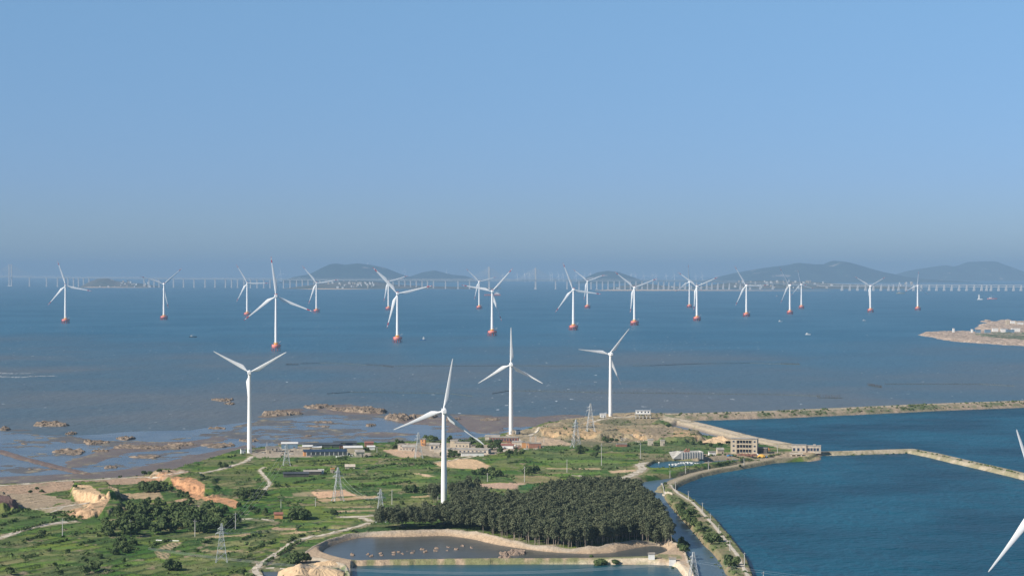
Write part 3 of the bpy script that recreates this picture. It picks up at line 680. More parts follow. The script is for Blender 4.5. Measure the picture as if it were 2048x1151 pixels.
# ------------------------------------------------------------------ wind turbines
def blade_mb(length, banded):
    """blade along +Z, chord along X, swept bulge toward +X"""
    st = [(0.0, .024, .024, 0), (.05, .024, .024, 0), (.10, .032, .022, .004), (.16, .058, .018, .016), (.22, .076, .015, .023), (.30, .070, .012, .020), (.42, .056, .009, .014), (.55, .044, .007, .009),
          (.68, .034, .005, .005), (.80, .026, .004, .002), (.84, .0235, .004, .002), (.88, .021, .0035, .001), (.92, .018, .003, 0), (.96, .014, .0025, 0), (.985, .010, .002, 0), (1.0, .003, .001, 0)]
    if banded: st = [(t, c * 1.0, th * 1.0, o) for t, c, th, o in st]
    mb = MB(); n = 12; vs = []
    for t, c, th, o in st:
        for i in range(n):
            a = 2 * math.pi * i / n
            x = (math.cos(a) * c / 2 + o) * length; y = math.sin(a) * th / 2 * length * (1.0 if math.cos(a) < 0 else .75)
            tw = R(16) * (1 - t) ** 2; x, y = x * math.cos(tw) - y * math.sin(tw), x * math.sin(tw) + y * math.cos(tw)
            vs.append((x, y - .03 * length * t * t, t * length))
    fs, ms = [], []
    for k in range(len(st) - 1):
        t = (st[k][0] + st[k + 1][0]) / 2
        red = 1 if banded and (.84 < t < .92 or t > .96) else 0
        for i in range(n): fs.append((k * n + i, k * n + (i + 1) % n, (k + 1) * n + (i + 1) % n, (k + 1) * n + i)); ms.append(red)
    fs.append(tuple(range(n - 1, -1, -1))); ms.append(0); fs.append(tuple((len(st) - 1) * n + i for i in range(n))); ms.append(ms[-2])
    mb.v = vs; mb.f = fs; mb.m = ms; return mb
BLADE_ON = blade_mb(1.0, False).mesh("blade", [M['white'], M['red']], True)
BLADE_OFF = blade_mb(1.0, True).mesh("blade_banded", [M['white'], M['red']], True)
def tower_mesh(r0, r1, name):
    mb = MB(); mb.lathe([(r0, 0), (r0 * .99, .02), (r0 * .9 + r1 * .1, .25), (r0 * .6 + r1 * .4, .5), (r0 * .3 + r1 * .7, .8), (r1, 1.0)], 24); return mb.mesh(name, M['tower'], True)
def make_turbine(name, base, hub_h, rad, th, yaw, label, group, offshore=False, sc=1.0):
    root = empty(name, base, R(yaw), label=label, cat="wind turbine", group=group)
    z0 = 17.0 if offshore else 0.0
    k = hub_h / 70.0
    r0, r1 = (3.6 * sc, 2.3 * sc) if offshore else (2.15, 1.35)
    tw = link_mesh("tower", tower_mesh(r0, r1, "tower"), root); tw.location = (0, 0, z0); tw.scale = (1, 1, hub_h - z0 - 1.5)
    if not offshore:
        MB_ = MB(); MB_.box((r0 * -.1, -r0 * .98, 2.4), (1.1, .25, 2.2)); d = MB_.obj("door", M['steel'], tw); d.matrix_parent_inverse = tw.matrix_basis.inverted()
    s = (rad / 37.5) * (0.85 if offshore else 1.0)
    nb = MB()
    L = 8.6 * s
    prof = [(-L * .68, .70), (-L * .60, .95), (0, 1.0), (L * .22, .95), (L * .32, .72)]; n = 12; vs = []
    for y, q in prof:
        for i in range(n):
            a = 2 * math.pi * (i + .5) / n; cx, cz = math.cos(a), math.sin(a)
            e = 0.5; X_ = math.copysign(abs(cx) ** e, cx) * 1.75 * s * q; Z_ = math.copysign(abs(cz) ** e, cz) * 1.85 * s * q
            vs.append((X_, y, hub_h + Z_ + .2 * s))
    fs = [(a * n + i, a * n + (i + 1) % n, (a + 1) * n + (i + 1) % n, (a + 1) * n + i) for a in range(4) for i in range(n)]
    fs += [tuple(range(n - 1, -1, -1)), tuple(4 * n + i for i in range(n))]
    nb.add(vs, fs); nb.box((0, -L * .35, hub_h + 2.4 * s), (1.2 * s, 1.6 * s, .7 * s))
    if offshore: nb.box((0, -L * .5, hub_h + 2.3 * s), (3.2 * s, 3.0 * s, .45 * s), m=1)
    nb.obj("nacelle", [M['white'], M['red']], root, True)
    hb = MB(); ya = L * .32 + 1.9 * s
    vs = [];
    for y, q in [(-1.9, .8), (-1.2, 1.0), (0.6, 1.0), (1.6, .75), (2.3, .4), (2.6, .05)]:
        for i in range(n): a = 2 * math.pi * i / n; vs.append((math.cos(a) * 1.55 * s * q, ya + y * s, hub_h + math.sin(a) * 1.55 * s * q))
    fs = [(a * n + i, a * n + (i + 1) % n, (a + 1) * n + (i + 1) % n, (a + 1) * n + i) for a in range(5) for i in range(n)]
    hb.add(vs, fs); hb.obj("hub", M['white'], root, True)
    for j in range(3):
        phi = R(90 - th) + j * 2 * math.pi / 3
        b = link_mesh("blade", BLADE_OFF if offshore else BLADE_ON, root)
        b.location = (0, ya, hub_h); b.rotation_euler = (0, phi, 0)
        kx = 1.15 if offshore else 1.3
        b.scale = (rad * kx, rad * kx, rad)
    if offshore:
        cp = MB(); cp.lathe([(8.4 * sc, 6.2), (10.2 * sc, 9.0), (10.4 * sc, 12.8), (10.0 * sc, 13.4)], 24); cp.obj("pile_cap", M['capred'], root)
        ry = MB(); ry.lathe([(4.6 * sc, 13.4), (4.6 * sc, 16.2), (6.0 * sc, 16.4), (6.0 * sc, 17.0)], 20); 
        for i in range(12):
            a = 2 * math.pi * i / 12; ry.tube((5.8 * sc * math.cos(a), 5.8 * sc * math.sin(a), 17), (5.8 * sc * math.cos(a), 5.8 * sc * math.sin(a), 18.4), .12, n=4)
        ry.obj("platform", M['yellow'], root)
        for i in range(8):
            a = 2 * math.pi * (i + .5) / 8; pm = MB(); pm.tube((7.4 * sc * math.cos(a), 7.4 * sc * math.sin(a), 6.5), (9.8 * sc * math.cos(a), 9.8 * sc * math.sin(a), -4), 1.0 * sc, n=8); pm.obj("pile", M['pile'], root)
        for sx in (-1, 1):
            bl = MB(); bl.tube((sx * 10.8 * sc, -2, 12.5), (sx * 11.6 * sc, -2, -3), .5 * sc, n=6); bl.tube((sx * 10.8 * sc, 2, 12.5), (sx * 11.6 * sc, 2, -3), .5 * sc, n=6)
            bl.box((sx * 10.9 * sc, 0, 12.9), (2.2 * sc, 5, .6)); bl.obj("boat_landing", M['pile'], root)
        cr = MB(); cr.tube((7.5 * sc, 0, 13.4), (7.5 * sc, 0, 18), .5 * sc, n=6); cr.tube((7.5 * sc, 0, 17.6), (12.5 * sc, -3, 20.5), .4 * sc, .25, n=6); cr.obj("crane", M['steel'], root)
    return root

ON = [(499, 905, 745, 84, 29, 6, "white turbine with one blade hanging down, at the west shore end of the coast track"),
      (888, 1011, 822, 107, 80, 7, "tall white turbine rising behind the dark wood, tower foot among its trees"),
      (1022, 868, 729, 75, 89.5, 5, "white turbine with one blade straight up, at the village shore by a small blue cabin"),
      (1221, 832, 708, 66, 51, 14, "white turbine on the bare headland beside a white hut")]
for u, vb, vh, r, th, yaw, lb in ON:
    p = G(u, vb); sc_ = p.y / F
    hz = HC - (vh - VH) * sc_ - p.z
    make_turbine("wind_turbine", p, hz, r * sc_, th, yaw, lb, "white turbines on the land")
yb = 37.6 / 168 * F
p = Vector(((2090 - 1024) * yb / F, yb, 0)); hz = HC - (1018 - VH) * yb / F
make_turbine("wind_turbine", (p.x, p.y, -1), hz + 1, 37.6, 108.5, 4, "nearest turbine, only two long white blades showing over the teal lagoon", "white turbines on the land")

OFF = [(131, 646, 571, 52, 108, 8), (328, 639, 568, 49, 41, 20), (494.5, 632, 566, 43, 120, 10), (552, 701, 592, 80, 97, 8), (633, 625, 566, 45, 129, 8), (777, 620, 563, 41, 137, 8),
       (795, 684.5, 587, 72, 133, 6), (958.5, 617.5, 563, 37, 135, 12), (984.5, 671, 582.5, 62, 48, 6), (1147, 659.5, 579, 58, 111, 10), (1175, 616, 562, 38, 140, 8),
       (1269, 650, 575, 51, 141, 10), (1379, 615, 564, 36, 92, 22), (1394, 641, 572.5, 48, 143, 8), (1493, 633, 571, 46, 121, 12), (1580, 628, 570.5, 41, 121, 20), (1603, 617, 569, 31, 104, 20),
       (1741, 624, 572, 38, 149, 12), (1835.5, 620, 571, 29, 84, 12)]
OFFL = ["offshore turbine nearest the left edge, beyond the grey shallows, red capped",
        "offshore turbine with one thin raised blade, second from the left, before the low bridge",
        "offshore turbine just behind the large centre-left one, its lower blade crossing that rotor",
        "largest offshore turbine, on a broad red pile cap, one blade pointing straight up",
        "small offshore turbine before the long dark island hill, third blade hidden by its tower side",
        "distant offshore turbine partly hidden behind the second largest one",
        "second largest offshore turbine, close to the blue and white boat",
        "small offshore turbine overlapping the cable bridge mast",
        "offshore turbine with a red tipped blade reaching up to the right, red barge behind it",
        "offshore turbine standing between the bridge mast and the rounded hill, blade tips dark",
        "small offshore turbine in front of the rounded hill by the bridge",
        "offshore turbine behind the headland turbine's raised blade, front of the coastal bridge piers",
        "slim offshore turbine with one blade upright, beside a slightly larger one",
        "offshore turbine whose rotor overlaps the slim upright one beside it",
        "offshore turbine at the foot of the long hill range, alone between two pairs",
        "taller of the two close offshore turbines below the highest ridge",
        "shorter of the two close offshore turbines below the highest ridge",
        "offshore turbine with raised blades forming a V, before the gap between the hill ranges",
        "offshore turbine furthest right, in front of the angular bridge piers"]
for (u, vb, vh, r, th, yaw), lb in zip(OFF, OFFL):
    p = P(u, vb, 0); k = p.y / F
    make_turbine("offshore_wind_turbine", p, HC - (vh - VH) * k, r * k, th, yaw, lb, "offshore turbines on red pile caps", True, .92 * min(1.25, max(.9, k / 1.15)))

# distant turbines beyond the bridge
def far_turbine(u, vh, r, th, yaw=15, vb=566):
    p = P(u, vb, 0); k = p.y / F; hub = HC - (vh - VH) * k; mb = MB()
    mb.tube((0, 0, 0), (0, 0, hub), 6.0, 4.0, 8); mb.box((0, 0, hub), (7, 16, 7))
    for j in range(3):
        a = R(th + 120 * j); mb.tube((0, 9, hub), (math.cos(a) * r * k, 9, hub + math.sin(a) * r * k), 5.0, 2.2, 5)
    o = mb.obj("wind_turbine", M['white'], None, True, label="tiny hazy turbine beyond the sea bridge", cat="wind turbine", group="far turbines beyond the bridge")
    o.location = p; o.rotation_euler = (0, 0, R(yaw))
for i, (u, vh, r) in enumerate([(1050, 547, 9), (1060, 548, 8), (1101, 549, 8), (1105, 548, 8), (1118, 549, 9), (1127, 550, 9), (1153, 549, 8), (1263, 548, 8), (1272, 550, 9), (1288, 551, 10), (1305, 549, 8), (1313, 551, 7),
                                (1333, 551, 8), (1349, 550, 11), (1392, 551, 7), (1405, 551, 10), (562, 546, 11), (1181, 546, 7), (1035, 548, 8), (1170, 549, 7)]):
    far_turbine(u, vh, r, (17 * i * 7) % 120, 15, 563)
for u, v in ((810, 541), (893, 545), (1006, 548), (735, 530), (1432, 553)): far_turbine(u, v, 7, (u * 13) % 120, 10, 562)

# ------------------------------------------------------------------ far hills, islands
def hill_mat(name, a, b_):
    return mat(name, a, 0.95, 0.0, 0.004, 0.05, grime=b_)
M['hill'] = hill_mat("hill_scrub", (0.030, 0.055, 0.045), (0.016, 0.034, 0.030))
def hill_spots(m):
    n = m.node_tree.nodes; l = m.node_tree.links; b = n["Principled BSDF"]; src = b.inputs["Base Color"].links[0].from_socket
    g = n.new("ShaderNodeNewGeometry"); t = n.new("ShaderNodeTexNoise"); t.inputs["Scale"].default_value = 0.0035; t.inputs["Detail"].default_value = 5
    l.new(g.outputs["Position"], t.inputs["Vector"]); r = n.new("ShaderNodeMapRange"); r.inputs[1].default_value = .665; r.inputs[2].default_value = .70; l.new(t.outputs[0], r.inputs[0])
    x = n.new("ShaderNodeMix"); x.data_type = 'RGBA'; x.inputs[7].default_value = (.34, .30, .26, 1); l.new(r.outputs[0], x.inputs[0]); l.new(src, x.inputs[6]); l.new(x.outputs[2], b.inputs["Base Color"])
hill_spots(M['hill'])
M['lowland'] = hill_mat("lowland_soil", (0.16, 0.14, 0.11), (0.06, 0.075, 0.05))
M['quarry'] = mat("quarry_face", (0.50, 0.44, 0.38), 0.95, 0.1, 0.01)
def hill(name, prof, vb, depth, m, rough=0.10, n=160, rows=14, sp=.8):
    y0 = P(0, vb, 0).y; ym = y0 + depth * .5; us = np.linspace(prof[0][0], prof[-1][0], n)
    hv = np.interp(us, [p[0] for p in prof], [p[1] for p in prof])
    for _ in range(2): hv[1:-1] = (hv[:-2] + 2 * hv[1:-1] + hv[2:]) / 4
    hz = HC - (hv - VH) * ym / F
    xs = (us - 1024) * ym / F; V_ = []
    t = np.linspace(0, 1, rows)
    for j, tt in enumerate(t):
        f = math.sin(math.pi * tt) ** sp
        nz = fbm(xs / 420 + 5, np.full(n, tt * depth / 420), 51, 4) - .5
        V_.append(np.stack([xs, np.full(n, y0 + tt * depth), np.maximum(-1.5, hz * f * (1 + rough * 4 * nz * (1 - f) * 1.0) + rough * 60 * nz * f * (1 - f) - 1.5)], -1))
    V_ = np.concatenate(V_); i = np.arange(rows * n).reshape(rows, n)
    Q_ = np.stack([i[:-1, :-1].ravel(), i[:-1, 1:].ravel(), i[1:, 1:].ravel(), i[1:, :-1].ravel()], -1)
    return link_mesh(name, np_mesh(name, V_, Q_, m, True), kind="structure"), (y0, ym)
hill("hill", [(560, 566), (590, 553), (620, 548), (645, 535), (660, 528), (672, 526), (690, 529), (715, 526), (740, 529), (770, 535), (795, 545), (815, 552), (835, 556), (850, 566)], 566, 2600, M['hill'], .25, rows=22)
hill("hill", [(800, 562), (822, 552), (845, 544), (868, 540), (885, 544), (905, 549), (930, 551), (945, 556), (955, 566)], 564.5, 2600, M['hill'])
hill("hill", [(1150, 566), (1175, 553), (1195, 544), (1215, 541), (1235, 543), (1255, 550), (1275, 557), (1290, 566)], 567, 2200, M['hill'])
hill("hill", [(1400, 566), (1440, 553), (1470, 546), (1500, 540), (1530, 535), (1555, 532), (1580, 529), (1596, 525), (1625, 528), (1650, 528), (1666, 521), (1690, 523), (1720, 532), (1750, 541), (1790, 550), (1830, 556), (1900, 561), (1950, 566)], 565, 4200, M['hill'], .35, n=260, rows=26)
hill("hill", [(1770, 560), (1800, 549), (1825, 540), (1855, 535), (1890, 530), (1905, 533), (1925, 530), (1940, 523), (1985, 522), (2000, 528), (2030, 540), (2080, 555), (2200, 560)], 561.5, 4500, M['hill'], .35, n=220, rows=26)
for u, v, w_, h_ in ((1690, 544.5, 22, 3), (1706, 546, 14, 2), (1740, 549, 8, 3), (1754, 551, 7, 2.5), (1624, 536, 8, 3), (1640, 540, 7, 4), (1965, 540, 8, 3)):
    pass
low = [hill("lowland", [(165, 574), (180, 563), (195, 557), (215, 556), (235, 562), (255, 564), (285, 567), (310, 571), (325, 574)], 574.3, 700, M['lowland'], .15),
       hill("lowland", [(560, 578), (600, 572), (640, 567), (680, 562), (720, 561), (760, 563), (790, 568), (860, 572), (960, 574), (1020, 577)], 577.5, 1500, M['lowland'], .2),
       hill("lowland", [(1140, 579), (1220, 576), (1260, 568), (1290, 566), (1330, 571), (1400, 573), (1440, 567), (1480, 562), (1560, 560), (1640, 564), (1700, 568), (1800, 572), (1840, 577)], 577.4, 1700, M['lowland'], .2)]
hill("sandbar", [(1190, 580), (1220, 578.6), (1330, 578.6), (1400, 579), (1500, 579.5), (1660, 580.3), (1670, 581)], 581, 120, M['sandheap'], .05, rows=6)
hill("sandbar", [(160, 574.6), (180, 573), (250, 573.5), (320, 574.8)], 575, 100, M['sandheap'], .05, rows=6)
hill("sandbar", [(590, 578), (640, 576), (700, 576.8), (750, 578)], 578.3, 120, M['sandheap'], .05, rows=6)
# far waterside houses, tiny in the haze
def far_houses(u0, u1, v0, v1, n, label, group, dense=1.0):
    for i in range(n):
        u = random.uniform(u0, u1); v = v0 + (v1 - v0) * random.random() ** 1.3
        d = P(0, 579, 0).y + random.uniform(-200, 500); k = d / F; z = max(1.0, HC - (v - VH) * k)
        w_ = random.uniform(8, 22); h_ = random.uniform(6, 16); mb = MB()
        mb.box((0, 0, h_ / 2 - 8), (w_, random.uniform(8, 14), h_ + 16)); mb.box((0, 0, h_ + .6), (w_ + 1, 12, 1.2), m=1)
        o = mb.obj("house", [M['wwall'] if random.random() < .6 else M['cream'], M['rroof'] if random.random() < .3 else M['wroof']], label=label, cat="house", group=group)
        o.location = ((u - 1024) * k, d, z)
def far_houses_at(y_d, *a): pass
random.seed(11)
def village(u0, u1, v0, v1, n, d0, label, group):
    for i in range(n):
        u = random.uniform(u0, u1); t = random.random() ** 1.4; v = v0 + (v1 - v0) * t; d = d0 + (1 - t) * 300; k = d / F; z = max(1.0, HC - (v - VH) * k)
        w_ = random.uniform(9, 24); h_ = random.uniform(6, 15); mb = MB()
        mb.box((0, 0, h_ / 2 - 5), (w_, 12, h_ + 10)); mb.box((0, 0, h_ + .6), (w_ + 1, 13, 1.2), m=1)
        o = mb.obj("house", [M['wwall'] if random.random() < .6 else M['cream'], M['rroof'] if random.random() < .3 else M['wroof']], label=label, cat="house", group=group)
        o.location = ((u - 1024) * k, d, z)
village(196, 300, 561, 574, 40, P(0, 574.3).y, "tiny pale house in the fishing village beside the left part of the bridge", "houses of the western island village")
village(655, 750, 565, 577, 34, P(0, 577.5).y, "tiny pale house on the low shore under the long island hill", "houses below the island hill")
village(1225, 1420, 574, 579, 18, P(0, 577.4).y, "tiny pale building on the sand spit under the coastal bridge piers", "buildings on the spit")
village(1470, 1670, 562, 576, 46, P(0, 577.4).y, "tiny pale house at the foot of the long hill range", "houses below the hill range")
village(1785, 1830, 564, 574, 8, P(0, 577.4).y, "tiny house behind the angular bridge piers", "houses behind the right bridge")

# ------------------------------------------------------------------ sea bridges
def deck_v(u): return float(np.interp(u, [-60, 0, 300, 512, 700, 1024, 1300, 1420, 1500, 1640], [552.5, 553, 556, 557.5, 558.8, 559.8, 560, 561.5, 565, 568]))
def base_v(u): return float(np.interp(u, [-60, 0, 160, 512, 800, 1024, 1250, 1640], [572, 572, 573.5, 575.5, 577, 578.0, 578.4, 578.6]))
br = empty("sea_bridge", P(20, 572, 0), label="long hazy concrete sea bridge with cable stayed masts and many piers", cat="bridge")
bl = br.location
def bp_(u): p = P(u, base_v(u), 0); k = p.y / F; return p, HC - (deck_v(u) - VH) * k, k
mb = MB(); prev = None; V_, F_ = [], []
us = list(range(-60, 1641, 20))
for i, u in enumerate(us):
    p, z, k = bp_(u)
    for dy, dz in ((-12, 0), (12, 0), (12, -9), (-12, -9)): V_.append((p.x - bl.x, p.y + dy - bl.y, z + dz))
    if i: a = (i - 1) * 4; F_ += [(a, a + 1, a + 5, a + 4), (a + 1, a + 2, a + 6, a + 5), (a + 2, a + 3, a + 7, a + 6), (a + 3, a, a + 4, a + 7)]
mb.add(V_, F_); mb.obj("deck", M['deck'], br)
mb = MB(); mb.add([(x, y - 1, z + 9 + (1.5 if z else 0)) for x, y, z in V_], F_) 
mb.v = [(x, y, z) if i % 4 < 2 else (x, y, z + 7.5) for i, (x, y, z) in enumerate(mb.v)]
mb.obj("railing", M['bridge'], br)
piers = [59, 93, 115, 136, 147, 157, 167, 178, 288, 298, 308, 318, 347, 367, 388, 410, 430, 451, 463, 475, 488, 501, 514, 527.5, 540, 553, 567, 580, 593, 604.5, 616, 628, 640, 652, 664, 676, 688, 700, 712,
         774, 786, 798, 809.5, 821, 832.5, 844, 855, 867, 891, 916, 939, 1111, 1134, 1158, 1182, 1193.5, 1205, 1216, 1228, 1239, 1250, 1261, 1272, 1284, 1295, 1305, 1316, 1327, 1337, 1348, 1359, 1370,
         1382, 1392, 1402, 1413, 1423, 1435, 1446, 1458, 1480, 1500, 1520, 1545]
for u in piers:
    p, z, k = bp_(u); w_ = 2.4 * k; mb = MB()
    if u < 1300:
        mb.box((0, 0, z * .42), (w_, 14, z * .84), taper=.92); mb.box((0, 0, z * .84 + (z * .16 - 9) / 2), (w_ * 1.3, 18, max(2, z * .16 - 9)))
        mb.box((0, 0, 2), (w_ * 1.4, 24, 5))
    else:
        zz = z - 9; mb.add([(-w_ * .7, -9, -2), (w_ * .9, -9, -2), (w_ * .9, 9, -2), (-w_ * .7, 9, -2), (w_ * .1, -6, zz), (w_ * .7, -6, zz), (w_ * .7, 6, zz), (w_ * .1, 6, zz)],
                          [(3, 2, 1, 0), (4, 5, 6, 7), (0, 1, 5, 4), (1, 2, 6, 5), (2, 3, 7, 6), (3, 0, 4, 7)])
    o = mb.obj("pier", M['bridge'], br); o.location = (p.x - bl.x, p.y - bl.y, 0)
def mast(u, vt, legs, span):
    p, z, k = bp_(u); top = HC - (vt - VH) * k; t = MB()
    for dx in legs:
        t.box((dx * k, 0, top * .5), ((2.2 if len(legs) > 1 else 3.4) * k, 12, top), taper=.8)
    if len(legs) > 1:
        for f in (.33, .62, .85, .97): t.box((0, 0, top * f), ((legs[1] - legs[0]) * k, 8, .8 * k))
    t.box((0, 0, 4), (5.0 * k + (legs[-1] - legs[0]) * k, 34, 14), taper=.8)
    o = t.obj("mast", M['bridge'], br); o.location = (p.x - bl.x, p.y - bl.y, 0)
    c = MB()
    for sgn in (-1, 1):
        for i in range(9):
            f = (i + 1) / 9; c.tube((0, 0, top * (.66 + .32 * f)), (sgn * span * k * f, 0, z), .9, n=4)
    o = c.obj("stay_cables", M['bridge'], br); o.location = (p.x - bl.x, p.y - bl.y, 0)
mast(20, 528, (-2, 3), 50); mast(978, 533, (0,), 42); mast(1071, 535, (0,), 42)
b2 = empty("sea_bridge", P(1683, 581, 0), label="low twin deck bridge on angular piers below the far hill ranges", cat="bridge")
bl = b2.location; mb = MB(); m2 = MB()
for q, (mm, v0, v1) in enumerate(((mb, 567.5, 569.5), (m2, 571.0, 573.0))):
    V_, F_ = [], []
    for i, u in enumerate(range(1640, 2241, 30)):
        p = P(u, 581 + (u - 1683) * .001, 0); k = p.y / F; z = HC - (v0 + (v1 - v0) * (u - 1640) / 400 - VH) * k
        for dy, dz in ((-10, 0), (10, 0), (10, -5), (-10, -5)): V_.append((p.x - bl.x, p.y + dy - bl.y + q * 60, z + dz))
        if i: a = (i - 1) * 4; F_ += [(a, a + 1, a + 5, a + 4), (a + 1, a + 2, a + 6, a + 5), (a + 2, a + 3, a + 7, a + 6), (a + 3, a, a + 4, a + 7)]
    mm.add(V_, F_); mm.obj("deck", M['bridge'], b2)
pu = [1683, 1698.5, 1714, 1730, 1745.5, 1761, 1776, 1785.5, 1796, 1811, 1826, 1841.5, 1857, 1872, 1887, 1902, 1917, 1932, 1947, 1962, 1972, 1981, 1996, 2011, 2026, 2041, 2056, 2071]
p = P(1683, 581, 0); k = p.y / F; mb = MB(); zt = HC - (569.5 - VH) * k
mb.add([(-2.4 * k, -9, -2), (2.6 * k, -9, -2), (2.6 * k, 9, -2), (-2.4 * k, 9, -2), (.4 * k, -6, zt), (1.8 * k, -6, zt), (1.8 * k, 6, zt), (.4 * k, 6, zt)],
       [(3, 2, 1, 0), (4, 5, 6, 7), (0, 1, 5, 4), (1, 2, 6, 5), (2, 3, 7, 6), (3, 0, 4, 7)])
pm = mb.mesh("pier", M['bridge'])
for u in pu:
    o = link_mesh("pier", pm, b2); q = P(u, 581 + (u - 1683) * .001, 0); o.location = (q.x - bl.x, q.y - bl.y - 15, 0)

# ------------------------------------------------------------------ islets at the right
def patch(name, outline, z, hgt, m, n=90, scale=18, seed=3, cols=None, kind="structure", label=None, cat=None, group=None, soft=5, rough=.6):
    w_ = [P(u, v, z) for u, v in outline]; x0, x1 = min(p.x for p in w_), max(p.x for p in w_); y0, y1 = min(p.y for p in w_), max(p.y for p in w_)
    cx, cy = (x0 + x1) / 2, (y0 + y1) / 2
    px = (x1 - x0) * .06 + 1; py = (y1 - y0) * .06 + 1
    nx = n; ny = max(24, int(n * .7)); xs = np.linspace(x0 - px, x1 + px, nx); ys = np.linspace(y0 - py, y1 + py, ny); XX, YY = np.meshgrid(xs, ys)
    ins = np.zeros(XX.shape, bool)
    for i in range(len(w_)):
        a, b = w_[i], w_[(i + 1) % len(w_)]
        c = ((a.y <= YY) != (b.y <= YY)) & (XX < (b.x - a.x) * (YY - a.y) / ((b.y - a.y) if abs(b.y - a.y) > 1e-9 else 1e-9) + a.x); ins ^= c
    k = blur(ins, soft, soft, 2)
    nz = fbm(XX / scale, YY / scale, seed, 5); nz2 = np.abs(fbm(XX / (scale * .4), YY / (scale * .4), seed + 9, 3) - .5) * 2
    hh = sstep(k + (nz - .5) * .5, .22, .85)
    Z = -1.2 + (hgt + 1.2) * hh * (1 - rough + rough * 1.8 * nz) + hh * hgt * .35 * (nz2 - .3)
    V_ = np.stack([XX - cx, YY - cy, Z], -1).reshape(-1, 3); i = np.arange(nx * ny).reshape(ny, nx)
    kp_ = (np.maximum(np.maximum(Z[:-1, :-1], Z[1:, 1:]), np.maximum(Z[1:, :-1], Z[:-1, 1:])) > -.6)
    Q_ = np.stack([i[:-1, :-1][kp_], i[:-1, 1:][kp_], i[1:, 1:][kp_], i[1:, :-1][kp_]], -1)
    us_ = np.zeros(len(V_), bool); us_[Q_.ravel()] = True; rm = np.cumsum(us_) - 1
    o = link_mesh(name, np_mesh(name, V_[us_], rm[Q_], m, False), kind=kind, label=label, cat=cat, group=group); o.location = (cx, cy, 0)
    return o, (xs, ys, Z)
def psample(pz, x, y):
    xs, ys, Z = pz; i = int(np.clip(np.searchsorted(xs, x), 0, len(xs) - 1)); j = int(np.clip(np.searchsorted(ys, y), 0, len(ys) - 1)); return float(Z[j, i])
M['islegreen'] = mat("islet_scrub", (0.12, 0.135, 0.085), 0.95, 0.45, 0.05, 0.1)
_, is1 = patch("rocky_point", [(1838, 667), (1855, 663.5), (1880, 662), (1900, 661.5), (1930, 663), (1980, 662), (2060, 659), (2130, 658), (2130, 692), (2060, 690), (2000, 686), (1950, 683), (1900, 679), (1860, 671)], 3, 5, M['isle'], 170, 30, 5)
patch("scrub_cover", [(1940, 668), (1960, 666), (2010, 665), (2130, 663), (2130, 682), (2050, 680), (2000, 676), (1960, 672)], 5, 6.5, M['islegreen'], 120, 26, 8, soft=6)
patch("rocky_point", [(1958, 655), (1965, 648), (1985, 644), (2010, 642), (2060, 644), (2130, 646), (2130, 660), (2040, 660), (1965, 659.5)], 3, 8, M['isle'], 120, 34, 15)
patch("rocky_point", [(1962, 642), (1972, 640), (1985, 642), (1975, 644)], 2, 6, M['isle'], 50, 20, 5)

# ------------------------------------------------------------------ lattice pylons and small poles
def pylon_parts(h, b, r=.13):
    """returns leg meshes, bracing, arms for a lattice pylon h metres high with foot half width b"""
    def hw(z): t = z / h; return b * (1 - t) ** 1.15 * .86 + .42 + (b * .14 * (1 - t))
    parts = []
    zs = [0]
    while zs[-1] < h: zs.append(min(h, zs[-1] + max(1.2, hw(zs[-1]) * 1.7)))
    for sx, sy in ((-1, -1), (1, -1), (1, 1), (-1, 1)):
        m_ = MB()
        for a, c in zip(zs[:-1], zs[1:]): m_.tube((sx * hw(a), sy * hw(a), a), (sx * hw(c), sy * hw(c), c), r * 1.25, n=4, caps=False)
        m_.box((sx * hw(0), sy * hw(0), .2), (.9, .9, .8)); parts.append(("leg", m_.mesh("leg", M['steel'])))
    m_ = MB()
    for a, c in zip(zs[:-1], zs[1:]):
        A, C_ = hw(a), hw(c)
        for (x0, y0), (x1, y1) in (((-1, -1), (1, -1)), ((1, -1), (1, 1)), ((1, 1), (-1, 1)), ((-1, 1), (-1, -1))):
            m_.tube((x0 * A, y0 * A, a), (x1 * C_, y1 * C_, c), r * .8, n=3, caps=False); m_.tube((x1 * A, y1 * A, a), (x0 * C_, y0 * C_, c), r * .8, n=3, caps=False)
            m_.tube((x0 * C_, y0 * C_, c), (x1 * C_, y1 * C_, c), r * .8, n=3, caps=False)
    parts.append(("bracing", m_.mesh("bracing", M['steel'])))
    for z, L in ((h * .74, 3.6), (h * .86, 2.2)):
        m_ = MB(); q = hw(z)
        for s in (-1, 1):
            for y in (-q, q): m_.tube((s * q, y, z), (s * L, 0, z + .2), r, n=4); m_.tube((s * q, y, z + 1.1), (s * L, 0, z + .2), r * .8, n=4)
            m_.tube((s * L, 0, z + .2), (s * L, 0, z - 1.1), r * 1.1, n=5)
        m_.box((0, 0, z), (2 * q, 2 * q, .2)); parts.append(("crossarm", m_.mesh("crossarm", M['steel'])))
    return parts
PY = [(443, 1122, 1046, "steel lattice pylon in the front meadow left of the farm track"), (573, 930, 886, "lattice pylon before the long blue roofed shed"),
      (676, 1001, 934, "lattice pylon standing over the bare orange field"), (761, 1043, 978, "lattice pylon at the corner of the dark wood"),
      (837, 915, 864, "lattice pylon in the yard of the shore village"), (1152, 894, 838, "lattice pylon before the ochre cliff"),
      (1181, 862, 807, "highest standing lattice pylon, on the mound beside the headland turbine"), (1387, 1172, 1103, "lattice pylon at the canal mouth by the small pond gate")]
pylpos = []; GP = "lattice pylons of the power line"
pp = pylon_parts(24.0, 3.1)
